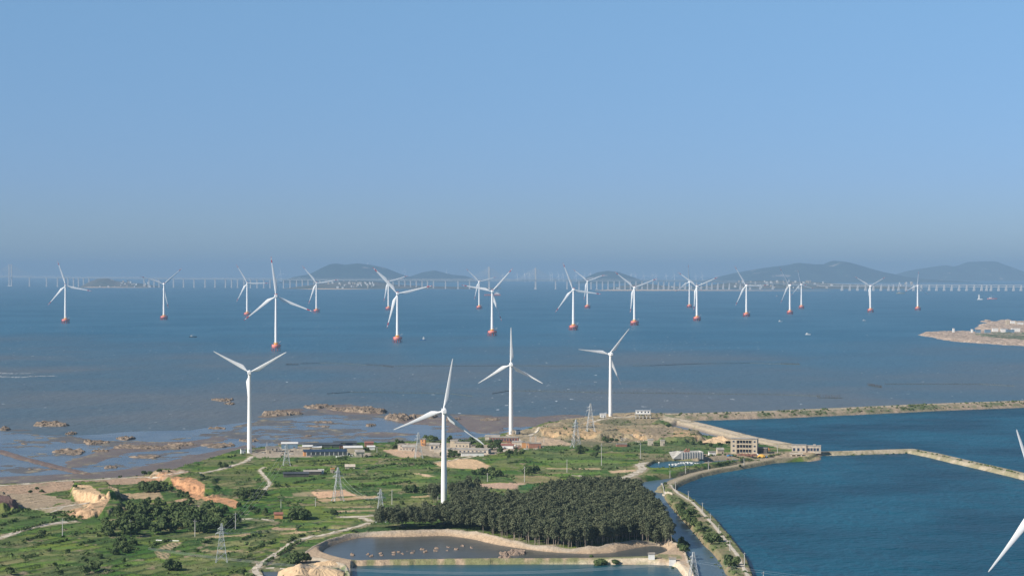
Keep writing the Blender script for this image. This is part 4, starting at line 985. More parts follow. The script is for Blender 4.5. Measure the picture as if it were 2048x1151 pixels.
for i, (u, vb, vt, lb) in enumerate(PY):
    p = G(u, min(vb, 1148)) if vb < 1150 else P(u, vb, 3.2)
    h = (vb - vt) * p.y / F
    root = empty("lattice_pylon", p, R(8 + 7 * (i % 3)), label=lb, cat="pylon", group=GP)
    for nm, me in pp: o = link_mesh(nm, me, root)
    root.scale = (max(.85, h / 24), max(.85, h / 24), h / 24); pylpos.append((p, h, root))
polem = []
def pole_meshes():
    a = MB(); a.tube((0, 0, -.5), (0, 0, 10), .24, .15, 7); b = MB(); b.box((0, 0, 9.1), (2.0, .16, .18)); b.tube((-.85, 0, 9.1), (-.85, 0, 9.5), .1, n=5); b.tube((.85, 0, 9.1), (.85, 0, 9.5), .1, n=5)
    b.tube((0, 0, 10), (0, 0, 10.35), .1, n=5); return a.mesh("post", M['pole']), b.mesh("crossarm", M['pole'])
pa, pb = pole_meshes()
POLES = [(125, 1072, 1036, "pole in the meadow beside the field lane"), (260, 1058, 1043, "pole sunk in the western thicket"), (390, 1072, 1038, "pole in front of the thicket, pale post"),
         (471, 1058, 1024, "pole at the east end of the thicket"), (631, 1012, 998, "short pole by the round bush near the field pylon"), (784, 1008, 978, "bare post north of the wood corner"),
         (975, 963, 945, "pole near the bush row east of the tall turbine"), (1049, 963, 932, "pole before the small grove in the east meadow"), (1134, 944, 918, "pole in the pale green field"),
         (1203, 930, 886, "tall pole below the ochre cliff"), (1281, 918, 884, "tall pole west of the concrete tank"), (1371, 946, 927, "pole at the bend of the dike road"), (1417, 939, 921, "pole on the dike before the tank"),
         (1340, 955, 943, "small pole on the canal corner"), (1488, 930, 916, "pole on the dike before the three storey block"), (1351, 981, 962, "pole at the head of the green dike"), (1377, 998, 982, "second pole along the green dike"),
         (1405, 1024, 1004, "third pole along the green dike"), (1421, 1047, 1026, "fourth pole along the green dike, mid slope"), (1438, 1069, 1048, "fifth pole along the green dike, beside the big bush"),
         (1460, 1100, 1080, "sixth pole along the green dike"), (1489, 1130, 1104, "seventh pole along the green dike, near the lagoon edge"), (1527, 1166, 1142, "nearest dike pole, only its top showing"),
         (1053, 899, 884, "thin post before the red brick ruin"), (1056, 899, 884, "twin post before the red brick ruin"), (754, 908, 893, "post beside the village trees"), (534, 896, 884, "post on the shore edge by the western sheds"),
         (1555, 905, 888, "pole beside the rubble ramp of the sluice house"), (562, 1015, 1000, "pole by the round bush and red shack"), (876, 1000, 984, "pole west of the tall turbine foot"), (1088, 885, 872, "post by the twin chimneys")]
for u, vb, vt, lb in POLES:
    p = G(u, vb) if vb < 1150 else P(u, vb, 3); h = (vb - vt) * p.y / F
    root = empty("utility_pole", p, R(20 + (u % 5) * 8), label=("concrete utility " + lb) if lb.startswith("pole") else "grey " + lb, cat="utility pole", group="utility poles")
    link_mesh("post", pa, root); link_mesh("crossarm", pb, root); root.scale = (1.15, 1.15, max(.6, h / 10.2))
def wires(a, b, n, label, sag=4, off=3.2, r=.05):
    m_ = MB(); d = (b - a); d.z = 0; t = d.normalized(); nn = Vector((-t.y, t.x, 0)); o0 = a.copy()
    for k in range(n):
        s = (k - (n - 1) / 2) * (2 * off / max(1, n - 1)) if n > 1 else 0; pts = [a.lerp(b, i / 14) + nn * s + Vector((0, 0, -4 * sag * (i / 14) * (1 - i / 14))) - o0 for i in range(15)]
        for p, q in zip(pts[:-1], pts[1:]): m_.tube(p, q, r, n=3, caps=False)
    o = m_.obj("power_cable", M['steel'], None, label=label, cat="cable", group="power cables"); o.location = o0
tops = [p + Vector((0, 0, h * .74)) for p, h, _ in pylpos]
for a, b, lb in ((0, 3, "cables from the meadow pylon to the pylon at the wood corner"), (3, 2, "cables between the wood corner pylon and the field pylon"), (2, 4, "cables from the field pylon to the village pylon"),
                 (4, 5, "cables from the village pylon to the cliff pylon"), (5, 6, "cables between the cliff pylon and the mound pylon"), (0, 1, "cables from the meadow pylon to the shed pylon")):
    wires(tops[a], tops[b], 3, lb, 6)
wires(tops[7], Vector((-180, 985, 30)), 3, "cables crossing the brown pond towards the canal pylon", 9, 3.4, .055)
wires(tops[7], Vector((260, 1000, 11)), 2, "cables leaving the canal pylon over the green dike", 5, 3.4, .03)

# ------------------------------------------------------------------ plants
def leaf_cloud(blobs, n, size, seed, flat=1.0):
    """leaf clumps (small quads) spread through ellipsoids: blobs = (x,y,z,rx,ry,rz)"""
    r = np.random.default_rng(seed); B = np.array(blobs, float); wt = B[:, 3] * B[:, 4] * B[:, 5]; wt = wt ** .67; wt /= wt.sum()
    k = r.choice(len(B), n, p=wt); d = r.normal(size=(n, 3)); d /= np.linalg.norm(d, axis=1)[:, None]
    d[:, 2] = np.where(d[:, 2] < -.35, -d[:, 2] * .6, d[:, 2])
    rad = .62 + .42 * r.random(n) ** .6
    c = B[k, :3] + d * B[k, 3:6] * rad[:, None]
    nrm = d + r.normal(size=(n, 3)) * .55; nrm /= np.linalg.norm(nrm, axis=1)[:, None]
    t = np.cross(nrm, r.normal(size=(n, 3))); t /= np.linalg.norm(t, axis=1)[:, None]; b = np.cross(nrm, t)
    s = size * (.6 + .8 * r.random(n))[:, None]; e = r.random((n, 4, 1)) * .5 + .75
    Vq = np.stack([c - t * s * e[:, 0] - b * s * .7, c + t * s * .8 - b * s * e[:, 1] * .7, c + t * s * e[:, 2] + b * s * .7, c - t * s * .8 + b * s * e[:, 3] * .7], 1)
    return Vq.reshape(-1, 3), np.arange(n * 4).reshape(n, 4)
def forest_tree(seed):
    r = random.Random(seed); h = 12.5 * r.uniform(.92, 1.1); bl_ = []
    for i in range(8):
        t = i / 7; z = h * (.38 + .50 * t); w_ = 2.55 * math.sin(math.pi * (.25 + .45 * t)) * r.uniform(.75, 1.2)
        a = r.random() * 6.28; o = 1.1 * r.random(); bl_.append((math.cos(a) * o, math.sin(a) * o, z, w_, w_, 1.9))
    V_, Q_ = leaf_cloud(bl_, 440, .36, seed)
    cr = np_mesh("crown", V_, Q_, M['leaf'])
    m_ = MB(); lean = (r.uniform(-.5, .5), r.uniform(-.5, .5)); m_.tube((0, 0, -1), (lean[0], lean[1], h * .6), .22, .13, 6); m_.tube((lean[0], lean[1], h * .6), (0, 0, h * .93), .13, .04, 5)
    for i in range(3):
        a = r.random() * 6.28; z = h * (.32 + .12 * i); m_.tube((lean[0] * .5, lean[1] * .5, z), (math.cos(a) * 1.6, math.sin(a) * 1.6, z + 2.2), .08, .03, 4)
    return cr, m_.mesh("trunk", M['trunk']), (V_, Q_)
FT = [forest_tree(100 + i) for i in range(7)]
def bush_tree(seed, wide=1.0, h=6.0):
    r = random.Random(seed); bl_ = [(0, 0, h * .5, 2.3 * wide, 2.3 * wide, h * .38)]
    for i in range(7):
        a = r.random() * 6.28; q = r.uniform(.8, 2.2) * wide; rr = r.uniform(1.0, 1.8); bl_.append((math.cos(a) * q, math.sin(a) * q, h * r.uniform(.25, .8), rr * wide, rr * wide, rr))
    V_, Q_ = leaf_cloud(bl_, 420, .48, seed); m_ = MB(); m_.tube((0, 0, -.6), (.2, .1, h * .45), .25, .15, 6)
    for i in range(3): a = i * 2.1 + r.random(); m_.tube((.1, .05, h * .2), (math.cos(a) * 1.5, math.sin(a) * 1.5, h * .55), .12, .05, 4)
    return np_mesh("crown", V_, Q_, M['bush']), m_.mesh("trunk", M['trunk'])
BT = [bush_tree(200 + i, 1 + .15 * (i % 3), 5.5 + .8 * (i % 2)) for i in range(5)]
def put_tree(kind, x, y, s, label, group, name="tree", zs=1.0, sink=0.0):
    cr, tr = kind[0], kind[1]
    root = empty(name, (x, y, hs(x, y) - sink), random.uniform(0, 6.28), label=label, cat=name.replace("_", " "), group=group)
    link_mesh("crown", cr, root); link_mesh("trunk", tr, root); root.scale = (s, s, s * zs); return root
def in_poly(u, v, poly):
    c = False
    for i in range(len(poly)):
        (x0, y0), (x1, y1) = poly[i], poly[(i + 1) % len(poly)]
        if (y0 <= v) != (y1 <= v) and u < x0 + (v - y0) * (x1 - x0) / (y1 - y0): c = not c
    return c
def uv_of(x, y, z=4.0): return 1024 + F * x / y, VH + (HC - z) * F / y
FOREST = [(744, 1058), (756, 1050), (800, 1050), (850, 1046), (896, 1043), (906, 1030), (909, 1004), (935, 1000), (962, 1003), (978, 1019), (1050, 1018), (1085, 1005), (1120, 995), (1160, 989), (1225, 989), (1272, 996), (1298, 1012),
          (1316, 1035), (1336, 1062), (1352, 1087), (1262, 1079), (1205, 1090), (1140, 1093), (1072, 1087), (1006, 1075), (958, 1064), (890, 1057), (790, 1059)]
spots = []
ys = 1130.0
while ys < 1600:
    xs_ = -180.0
    while xs_ < 160:
        x = xs_ + random.uniform(-2, 2); y = ys + random.uniform(-2.2, 2.2); u, v = uv_of(x, y)
        if in_poly(u, v, FOREST) and not (872 < u < 904 and 996 < v < 1040): spots.append((y, x))
        xs_ += 4.1
    ys += 4.7
spots.sort()
for y, x in [(G(u, v).y, G(u, v).x) for u, v in ((866, 1000), (872, 1004), (880, 999), (906, 996), (915, 1001), (860, 996), (922, 995), (938, 990), (946, 993), (930, 998), (955, 990), (868, 1008), (900, 1000))]: spots.append((y, x))
front = spots[:255] + spots[-13:]; rest = spots[255:-13]
for y, x in front: put_tree(random.choice(FT), x, y, random.uniform(.86, 1.10), "slender dark green tree in the front rows of the dense wood", "trees of the dark wood", "forest_tree")
def merged(name, items, meshes, m, **k):
    Vs, Qs, b = [], [], 0
    for x, y, s, zs, rz in items:
        V_, Q_ = random.choice(meshes); c, s_ = math.cos(rz), math.sin(rz)
        Vn = np.stack([(V_[:, 0] * c - V_[:, 1] * s_) * s + x, (V_[:, 0] * s_ + V_[:, 1] * c) * s + y, V_[:, 2] * s * zs + hs(x, y)], -1); Vs.append(Vn); Qs.append(Q_ + b); b += len(Vn)
    return link_mesh(name, np_mesh(name, np.concatenate(Vs), np.concatenate(Qs), m), **k)
merged("wood_canopy", [(x, y, random.uniform(.86, 1.12), random.uniform(.94, 1.06), random.uniform(0, 6.28)) for y, x in rest], [f[2] for f in FT], M['leaf'], label="closed dark canopy of the wood behind its front rows", cat="wood", kind="stuff")

def cluster(poly, n, smin, smax, label, group, name="bushy_tree", kinds=None, zs=1.0):
    us_ = [p[0] for p in poly]; vs_ = [p[1] for p in poly]; k = 0; t = 0
    while k < n and t < 4000:
        t += 1; u, v = random.uniform(min(us_), max(us_)), random.uniform(min(vs_), max(vs_))
        if not in_poly(u, v, poly): continue
        p = G(u, v); put_tree(random.choice(kinds or BT), p.x, p.y, random.uniform(smin, smax), label, group, name, zs, .3); k += 1
CL = [([(222, 1088), (262, 1082), (285, 1098), (240, 1108)], 9, .6, .95, "low tree spilling south from the big western thicket"),
      ([(205, 1052), (225, 1040), (250, 1030), (300, 1028), (400, 1028), (445, 1035), (475, 1046), (470, 1058), (420, 1066), (340, 1068), (250, 1078), (212, 1072)], 92, .95, 1.5, "dark rounded tree in the big western thicket"),
      ([(260, 1010), (320, 1005), (400, 1010), (450, 1018), (465, 1030), (300, 1032), (240, 1025)], 32, .8, 1.25, "dark rounded tree on the north edge of the western thicket"),
      ([(268, 982), (290, 972), (335, 972), (342, 982), (300, 986)], 18, .8, 1.25, "tree of the clump between the coast track and the orange cut"),
      ([(462, 990), (480, 985), (530, 985), (530, 996), (500, 1004), (470, 1000)], 16, .7, 1.1, "tree of the clump east of the orange cut"),
      ([(470, 1012), (540, 1010), (535, 1030), (480, 1030)], 8, .5, .8, "low tree in the scrub below the orange cut"),
      ([(345, 985), (400, 988), (385, 1000), (350, 998)], 6, .5, .8, "bushy tree growing inside the orange cut"),
      ([(562, 1035), (612, 1032), (614, 1040), (570, 1042)], 9, .9, 1.45, "tree of the big round clump by the red shack"),
      ([(575, 1122), (600, 1112), (640, 1110), (640, 1128), (590, 1132)], 9, .8, 1.2, "tree of the clump behind the sand heaps"),
      ([(806, 984), (860, 982), (862, 988), (812, 988)], 9, .7, 1.1, "tree of the small grove northwest of the tall turbine"),
      ([(938, 946), (1000, 944), (1004, 952), (950, 953)], 9, .8, 1.15, "tree of the row behind the sandy field"),
      ([(1036, 944), (1074, 940), (1078, 952), (1045, 952)], 7, .8, 1.2, "tree of the small grove in the east meadow"),
      ([(780, 892), (806, 890), (808, 898), (785, 899)], 5, .9, 1.25, "tree at the west end of the shore village"),
      ([(905, 886), (960, 880), (1005, 892), (1000, 906), (975, 900), (920, 895)], 16, .8, 1.3, "tree among the ruined sheds of the shore village"),
      ([(850, 878), (905, 884), (900, 890), (845, 888)], 6, .8, 1.3, "tree beside the orange village house"),
      ([(1135, 902), (1160, 896), (1205, 906), (1200, 914), (1140, 912)], 10, .7, 1.15, "tree of the clump under the ochre cliff"),
      ([(1200, 880), (1240, 882), (1236, 890), (1205, 890)], 6, .6, 1.0, "tree on the slope below the headland"),
      ([(1345, 1012), (1362, 1004), (1388, 1034), (1402, 1062), (1385, 1058), (1362, 1036)], 18, .65, 1.05, "tree crowding the canal side of the green dike"),
      ([(1410, 1078), (1430, 1072), (1440, 1090), (1425, 1098)], 6, .7, 1.1, "tree of the dark clump halfway down the green dike"),
      ([(1452, 1122), (1470, 1116), (1475, 1132), (1458, 1138)], 4, .7, 1.0, "tree near the foot of the green dike"),
      ([(1352, 1088), (1372, 1085), (1378, 1110), (1362, 1112)], 5, .6, .95, "tree squeezed between the pond bank and the canal"),
      ([(860, 906), (905, 900), (920, 915), (870, 918)], 9, .5, .85, "tree of the green belt before the village yard"),
      ([(1000, 905), (1040, 903), (1060, 915), (1010, 918)], 8, .5, .85, "tree of the green belt east of the ruins")]
for poly, n, a, b, lb in CL: cluster(poly, n, a, b, lb, lb.split(" ", 1)[1] if lb.startswith("tree ") else lb)
SOLO = [(188, 1142, 1.35, "large dark bush at the bottom edge of the meadow"), (170, 1148, 1.1, "second dark bush at the bottom edge of the meadow"), (340, 1138, 1.35, "big round bright bush in the front meadow"),
        (352, 1140, 1.1, "bush leaning on the big round bright one"), (21, 1148, .9, "bush in the bottom left corner meadow"), (120, 1148, .7, "small upright bush near the bottom edge"), (231, 1108, .9, "bush below the western thicket"),
        (200, 1116, .6, "low bush in the open meadow"), (172, 1122, .6, "low bush beside the open meadow path"), (136, 1104, .55, "single upright bush in the meadow"), (97, 1102, .5, "small bush in the west meadow"),
        (84, 1070, .9, "round bush on the meadow hedge"), (211, 974, .9, "dark bush on the bare ground by the coast track"), (74, 978, .5, "bush beside the coast track"), (60, 985, .6, "bush among dry ground near the coast track"),
        (84, 984, .6, "second bush among dry ground near the coast track"), (150, 975, .6, "bush at the rim above the quarry"), (165, 972, .6, "second bush at the rim above the quarry"), (450, 933, 1.0, "dark round bush beside the coast track bend"),
        (440, 932, .8, "smaller bush beside the coast track bend"), (300, 948, .7, "bush on the beach ridge"), (288, 949, .8, "second bush on the beach ridge"), (319, 944, .7, "third bush on the beach ridge"), (668, 1032, .9, "narrow dark tree beside the field road"),
        (668, 1026, .8, "upper half of the narrow tree by the field road"), (597, 1056, .6, "grey bush beside the red earth bank"), (484, 1146, .8, "dark bush near the track fork"), (804, 1008, .5, "small tree in the field beside the wood corner"),
        (864, 881, 1.0, "pointed tree behind the orange village house"), (690, 894, .8, "green tree between the sheds"), (733, 902, .9, "green tree at the shed's east gable"), (1205, 1120, 1.0, "bush on the path between the ponds"),
        (1196, 1121, .9, "left bush of the pair between the ponds"), (1232, 1119, .8, "slim bush on the path between the ponds"), (1183, 1119, .5, "small bush on the path between the ponds"), (703, 1110, .4, "small bush standing in the brown pond"),
        (1480, 936, .5, "bush on the dike bend"), (1330, 968, .55, "bush at the narrow canal corner"), (1440, 892, .9, "bush left of the three storey block"), (1420, 893, .9, "bush behind the concrete tank"), (1400, 888, .9, "bush at the back of the tank"),
        (1385, 888, .8, "bush on the rise behind the tank"), (1345, 1134, .5, "bush at the pond gate")]
for u, v, s, lb in SOLO:
    p = G(u, v); put_tree(random.choice(BT), p.x, p.y, s, lb, "single bushes", "bush", .85, .3)

HG = [[(3, 1034), (35, 1021), (62, 1019)], [(52, 1038), (85, 1033)], [(0, 1051), (16, 1045), (35, 1041)], [(94, 1031), (122, 1024), (148, 1026)], [(28, 1064), (70, 1053), (113, 1041)], [(127, 1040), (148, 1034), (165, 1038)],
      [(45, 1083), (75, 1074), (104, 1069)], [(101, 1087), (139, 1078)], [(151, 1092), (190, 1080)], [(132, 1067), (196, 1066)], [(54, 1114), (71, 1109)], [(44, 1114), (57, 1121)], [(60, 1136), (80, 1132)], [(483, 1079), (521, 1065)],
      [(403, 1087), (429, 1076)], [(497, 1102), (522, 1092), (549, 1083)], [(575, 1085), (590, 1076), (608, 1069)], [(556, 1111), (580, 1095), (601, 1081)], [(528, 1130), (547, 1116)], [(476, 1121), (502, 1112)], [(549, 972), (580, 972)],
      [(732, 938), (787, 928), (857, 928)], [(690, 958), (757, 957), (822, 948)], [(702, 974), (760, 970), (822, 963)], [(587, 965), (620, 960), (652, 955)], [(545, 948), (580, 942), (637, 940)], [(667, 918), (700, 914), (757, 912)],
      [(640, 930), (660, 926), (700, 928)], [(760, 922), (800, 920), (850, 922)], [(860, 940), (900, 944)], [(1070, 970), (1100, 966), (1130, 964)], [(1010, 928), (1040, 922), (1060, 925)], [(1140, 938), (1180, 940)], [(0, 1088), (30, 1090)],
      [(1250, 890), (1300, 886), (1360, 886)], [(700, 935), (716, 950), (740, 952)], [(590, 925), (640, 922), (700, 920)], [(780, 1000), (800, 998)], [(400, 960), (440, 958)], [(560, 1000), (580, 1008), (600, 1012)], [(1390, 914), (1440, 912), (1500, 911), (1570, 906)],
      [(1430, 928), (1470, 924), (1520, 920)], [(300, 1095), (310, 1088), (340, 1080)], [(250, 1095), (280, 1100)], [(215, 1100), (240, 1098)], [(880, 968), (930, 964)]]
for i, h in enumerate(HG):
    w_ = [G(u, v) for u, v in h]; o0 = w_[0].copy(); bl_ = []
    rr = random.Random(i); L = sum((b - a).length for a, b in zip(w_[:-1], w_[1:]))
    for a, b in zip(w_[:-1], w_[1:]):
        k = max(2, int((b - a).length / 1.9))
        for j in range(k):
            if rr.random() < .14: continue
            q = a.lerp(b, (j + rr.random() * .6) / k); s = rr.uniform(.7, 1.5); bl_.append((q.x - o0.x, q.y - o0.y + rr.uniform(-1, 1), hs(q.x, q.y) - o0.z + s * .55, s, s * 1.1, s * .85))
    V_, Q_ = leaf_cloud(bl_, min(2600, int(len(bl_) * 30)), .36, 400 + i)
    mu, mv = sum(p[0] for p in h) / len(h), sum(p[1] for p in h) / len(h)
    where = "in the west meadow" if mu < 240 and mv > 1000 else "between plots near the farm track" if mu < 640 and mv > 1000 else "on the grassland south of the sheds" if mu < 860 else "in the east fields" if mu < 1240 else "by the canal works"
    size = "long" if L > 90 else "short" if L < 35 else "mid length"
    o = link_mesh("hedge", np_mesh("hedge", V_, Q_, M['hedge']), label=f"{size} ragged dark hedge {where}", cat="hedge", group=f"{size} hedges {where}"); o.location = o0

# scrub along the outer dike and the green dike
def dike_scrub(name, pts, off, n, size, lb, seed):
    r = np.random.default_rng(seed); w_ = [P(u, v, 4) for u, v in pts]; bl_ = []; Ls = np.array([(b - a).length for a, b in zip(w_[:-1], w_[1:])]); tot = Ls.sum()
    for _ in range(n):
        k = r.choice(len(Ls), p=Ls / tot); a, b = w_[k], w_[k + 1]; t = (b - a).normalized(); q = a.lerp(b, r.random()) + Vector((t.y, -t.x, 0)) * r.uniform(*off)
        if fbm(np.array([q.x / 25]), np.array([q.y / 12]), seed)[0] < .42: continue
        s_ = size * r.uniform(.5, 1.5); bl_.append((q.x, q.y, hs(q.x, q.y) + s_ * .4, s_ * 1.3, s_, s_ * .8))
    V_, Q_ = leaf_cloud(bl_, len(bl_) * 24, size * .42, seed)
    link_mesh(name, np_mesh(name, V_, Q_, M['hedge']), label=lb, cat="scrub", kind="stuff")
dike_scrub("dike_scrub", DK1, (6, 34), 650, 1.0, "low green scrub on the face of the outer dike", 81)
dike_scrub("dike_scrub", [(1345, 990), (1385, 1025), (1420, 1062), (1448, 1100), (1468, 1135), (1490, 1190)], (-7, 8), 200, .8, "rank growth along the green dike", 82)
dike_scrub("dike_scrub", DK3[1:], (-6, -2), 260, .7, "thin weeds on the lagoon dike edge", 83)
dike_scrub("dike_scrub", [(705, 1126), (1000, 1123), (1200, 1121), (1300, 1119)], (-5, -2), 300, .5, "weeds along the path between the ponds", 84)

# surf breaking on a bar at the far left
M['foam'] = mat("surf_foam", (.70, .74, .76), .6, .05, .5)
q = MB(); r_ = random.Random(9); o0 = P(60, 753, 0)
for (u0, u1, v0, n_) in ((-120, 66, 745.5, 150), (-120, 112, 752.5, 300)):
    for i in range(n_):
        t_ = r_.random(); u = u0 + (u1 - u0) * t_; v = v0 + math.sin(u * .05) * 1.2 + r_.gauss(0, .9) * (1 - t_ * .7); p = P(u, v, 0) - o0; a, b = r_.uniform(1.5, 5.5), r_.uniform(.8, 3)
        q.add([(p.x + a * math.cos(k), p.y + b * math.sin(k) * r_.uniform(.7, 1.2), .12) for k in (0, 1.1, 2.2, 3.3, 4.4, 5.4)], [(0, 1, 2, 3, 4, 5)])
o = q.obj("surf", M['foam'], label="white surf breaking over a bar in the grey shallows", cat="surf", kind="stuff"); o.location = o0

# ground cover: countless tufts and low scrub
def scatter(name, n, region, dens, size, m, seed, label):
    r = np.random.default_rng(seed); cs = []
    x = r.uniform(-340, 220, n * 3); y = r.uniform(1040, 2250, n * 3); nz = fbm(x / 30, y / 30, seed, 4)
    cnt = 0
    for i in range(n * 3):
        if cnt >= n: break
        if nz[i] < dens: continue
        u = 1024 + F * x[i] / y[i]
        if not (-150 < u < 1560) or grassy(x[i], y[i]) < .55: continue
        z = hs(x[i], y[i]);
        if z < 1.5: continue
        cs.append((x[i], y[i], z)); cnt += 1
    cs = np.array(cs); k = 7; N = len(cs)
    sc_ = size * (.5 + r.random((N, 1, 1)) ** 2 * 1.6)
    off = r.normal(size=(N, k, 3)) * np.array([.75, .75, .3]) * sc_; off[..., 2] = np.abs(off[..., 2]) + .15 * sc_[..., 0]
    c = (cs[:, None, :] + off).reshape(-1, 3); d = r.normal(size=c.shape); d[:, 2] = np.abs(d[:, 2]) + .3; d /= np.linalg.norm(d, axis=1)[:, None]
    t = np.cross(d, r.normal(size=c.shape)); t /= np.linalg.norm(t, axis=1)[:, None]; b = np.cross(d, t); s = (np.repeat(sc_[:, 0], k, 0)) * .55
    Vq = np.stack([c - t * s - b * s, c + t * s - b * s * .8, c + t * s * .8 + b * s, c - t * s + b * s * .7], 1).reshape(-1, 3)
    link_mesh(name, np_mesh(name, Vq, np.arange(len(Vq)).reshape(-1, 4), m), label=label, cat="undergrowth", kind="stuff")
scatter("undergrowth", 2300, None, .54, .8, M['hedge'], 61, "low scrub and weeds growing over the green land")
scatter("tall_grass", 4200, None, .42, .40, M['bush'], 62, "tufts of rank grass across the meadows")

# ------------------------------------------------------------------ shore rocks, mounds, heaps
ROCKS = [(70, 848, 66, 9, 4.5), (130, 866, 24, 5, 3), (165, 884, 52, 6, 3), (232, 876, 38, 5, 2.5), (108, 903, 66, 9, 3), (185, 901, 36, 5, 2), (230, 893, 80, 9, 3), (300, 894, 60, 8, 2.5), (330, 889, 60, 6, 2.5), (400, 890, 70, 7, 2),
         (425, 799, 44, 5, 2.5), (448, 806, 24, 5, 2), (417, 855, 36, 4, 1.5), (0, 857, 20, 8, 4), (518, 827, 80, 8, 5), (604, 813, 60, 6, 4), (650, 818, 70, 6, 4), (692, 822, 90, 7, 7), (628, 843, 40, 4, 1.5), (612, 851, 46, 4, 1.5),
         (610, 870, 14, 3, 1.5), (728, 849, 24, 4, 2), (770, 836, 60, 8, 6), (820, 832, 60, 6, 3), (1088, 846, 18, 4, 2), (60, 937, 70, 3, 1.5), (205, 933, 30, 5, 1.8), (555, 888, 20, 3, 2), (478, 880, 40, 4, 2), (255, 912, 70, 5, 1.5),
         (120, 882, 16, 2.5, 1), (40, 886, 16, 2.5, 1), (960, 838, 40, 5, 2), (1180, 839, 20, 3, 1.5), (880, 838, 40, 5, 2.5)]
ROCKL = ["rocky reef like a low ridge alone in the shallows", "brown reef on the tidal flats west of the first turbine", "tan rock outcrop on the outer flats north of the sheds"]
for i, (u, v, wu, hv_, h) in enumerate(ROCKS):
    q = [(u + wu * (.5 + .5 * math.cos(a) * (1 + .25 * math.sin(3 * a + i))), v + hv_ * .5 * math.sin(a) * (1 + .3 * math.cos(2 * a + i))) for a in [2 * math.pi * k / 14 for k in range(14)]]
    lb = "long ridge shaped reef standing alone in the grey shallows" if i == 0 else "pair of boulders on the edge of the flats" if i == 1 else "broken reef in open water near the first turbine blade" if i in (10, 11) else \
         "brown jagged reef on the western tidal flats" if u < 480 else "tan rock outcrop on the flats north of the sheds" if u < 900 else "low reef beside the headland shore"
    patch("rock_outcrop", q, 0.5, h * .5, M['rock'], 90 if wu > 30 else 40, max(2.0, wu * .09), 70 + i, kind=None, label=lb, cat="rock", group=None if i < 2 else lb + "s", soft=4, rough=.9)
MD = [(705, 1109), (736, 1108), (742, 1111), (760, 1106), (763, 1110), (788, 1104), (797, 1103), (787, 1108), (805, 1107), (814, 1102), (826, 1101), (825, 1105), (845, 1098), (850, 1103), (874, 1096), (872, 1101), (894, 1100), (913, 1098),
      (898, 1093), (925, 1091), (944, 1095), (960, 1087), (1012, 1107), (1010, 1116)]
for i, (u, v) in enumerate(MD):
    w_ = 6 if i < 21 else 18; q = [(u + w_ * math.cos(a), v + (1.5 if i < 21 else 3.6) * math.sin(a)) for a in [2 * math.pi * k / 10 for k in range(10)]]
    if i == 21: continue
    o, _ = patch("mud_mound", q, 1.0, 0.55 if i < 21 else 1.0, M['mound'], 30, 1.8, 130 + i, kind=None, label="small mud mound rising from the brown pond" if i < 21 else ("larger sandy mound at the pond's east side, upper" if i == 22 else "larger sandy mound at the pond's east side, lower"),
                 cat="mound", group="mud mounds in the pond" if i < 21 else None, soft=4, rough=.9); o.location.z = .95
o, _ = patch("sand_bank", [(1030, 1100), (1052, 1103), (1050, 1109), (1020, 1110), (1012, 1106)], 1.0, 1.4, M['mound'], 80, 3, 160, kind=None, label="pale sand bank in the pond below the wood", cat="mound", soft=4); o.location.z = 1.0
def heap(u, v, w_, h, d, lb, seed):
    p = G(u, v); n = 44; V_ = []
    for j in range(n):
        for i in range(n):
            a, b = (i / (n - 1) - .5) * 2, (j / (n - 1) - .5) * 2; r_ = math.hypot(a, b); x, y = a * w_, b * d
            V_.append((x, y, r_))
    V_ = np.array(V_); nz = fbm(V_[:, 0] / 3.5 + seed, V_[:, 1] / 3.5, seed, 4); ang = np.arctan2(V_[:, 1], V_[:, 0])
    V_[:, 2] = h * np.clip(1 - V_[:, 2] * (1 + .25 * np.sin(ang * 3 + seed)), -.25, 1) * (.75 + .5 * nz) + (np.abs(np.sin(ang * 13)) * .25) * (V_[:, 2] < .9)
    i = np.arange(n * n).reshape(n, n); Q_ = np.stack([i[:-1, :-1].ravel(), i[:-1, 1:].ravel(), i[1:, 1:].ravel(), i[1:, :-1].ravel()], -1)
    o = link_mesh("sand_heap", np_mesh("sand_heap", V_, Q_, M['sandheap'], False), label=lb, cat="sand heap"); o.location = p
heap(600, 1148, 12, 5.6, 12, "pointed pale sand heap at the bottom edge", 3); heap(640, 1147, 13, 5.0, 10, "broad pale sand heap right of the pointed one", 5); heap(660, 1128, 9, 2.2, 8, "flat sand heap beside the brown pond", 8)
heap(672, 1151, 6, 2.6, 6, "low sand heap beside the teal pond corner", 9); heap(1425, 884, 12, 4, 8, "white gravel heap left end of the mud bay", 12); heap(1445, 883, 12, 4.5, 8, "white gravel heap right end of the mud bay", 14)

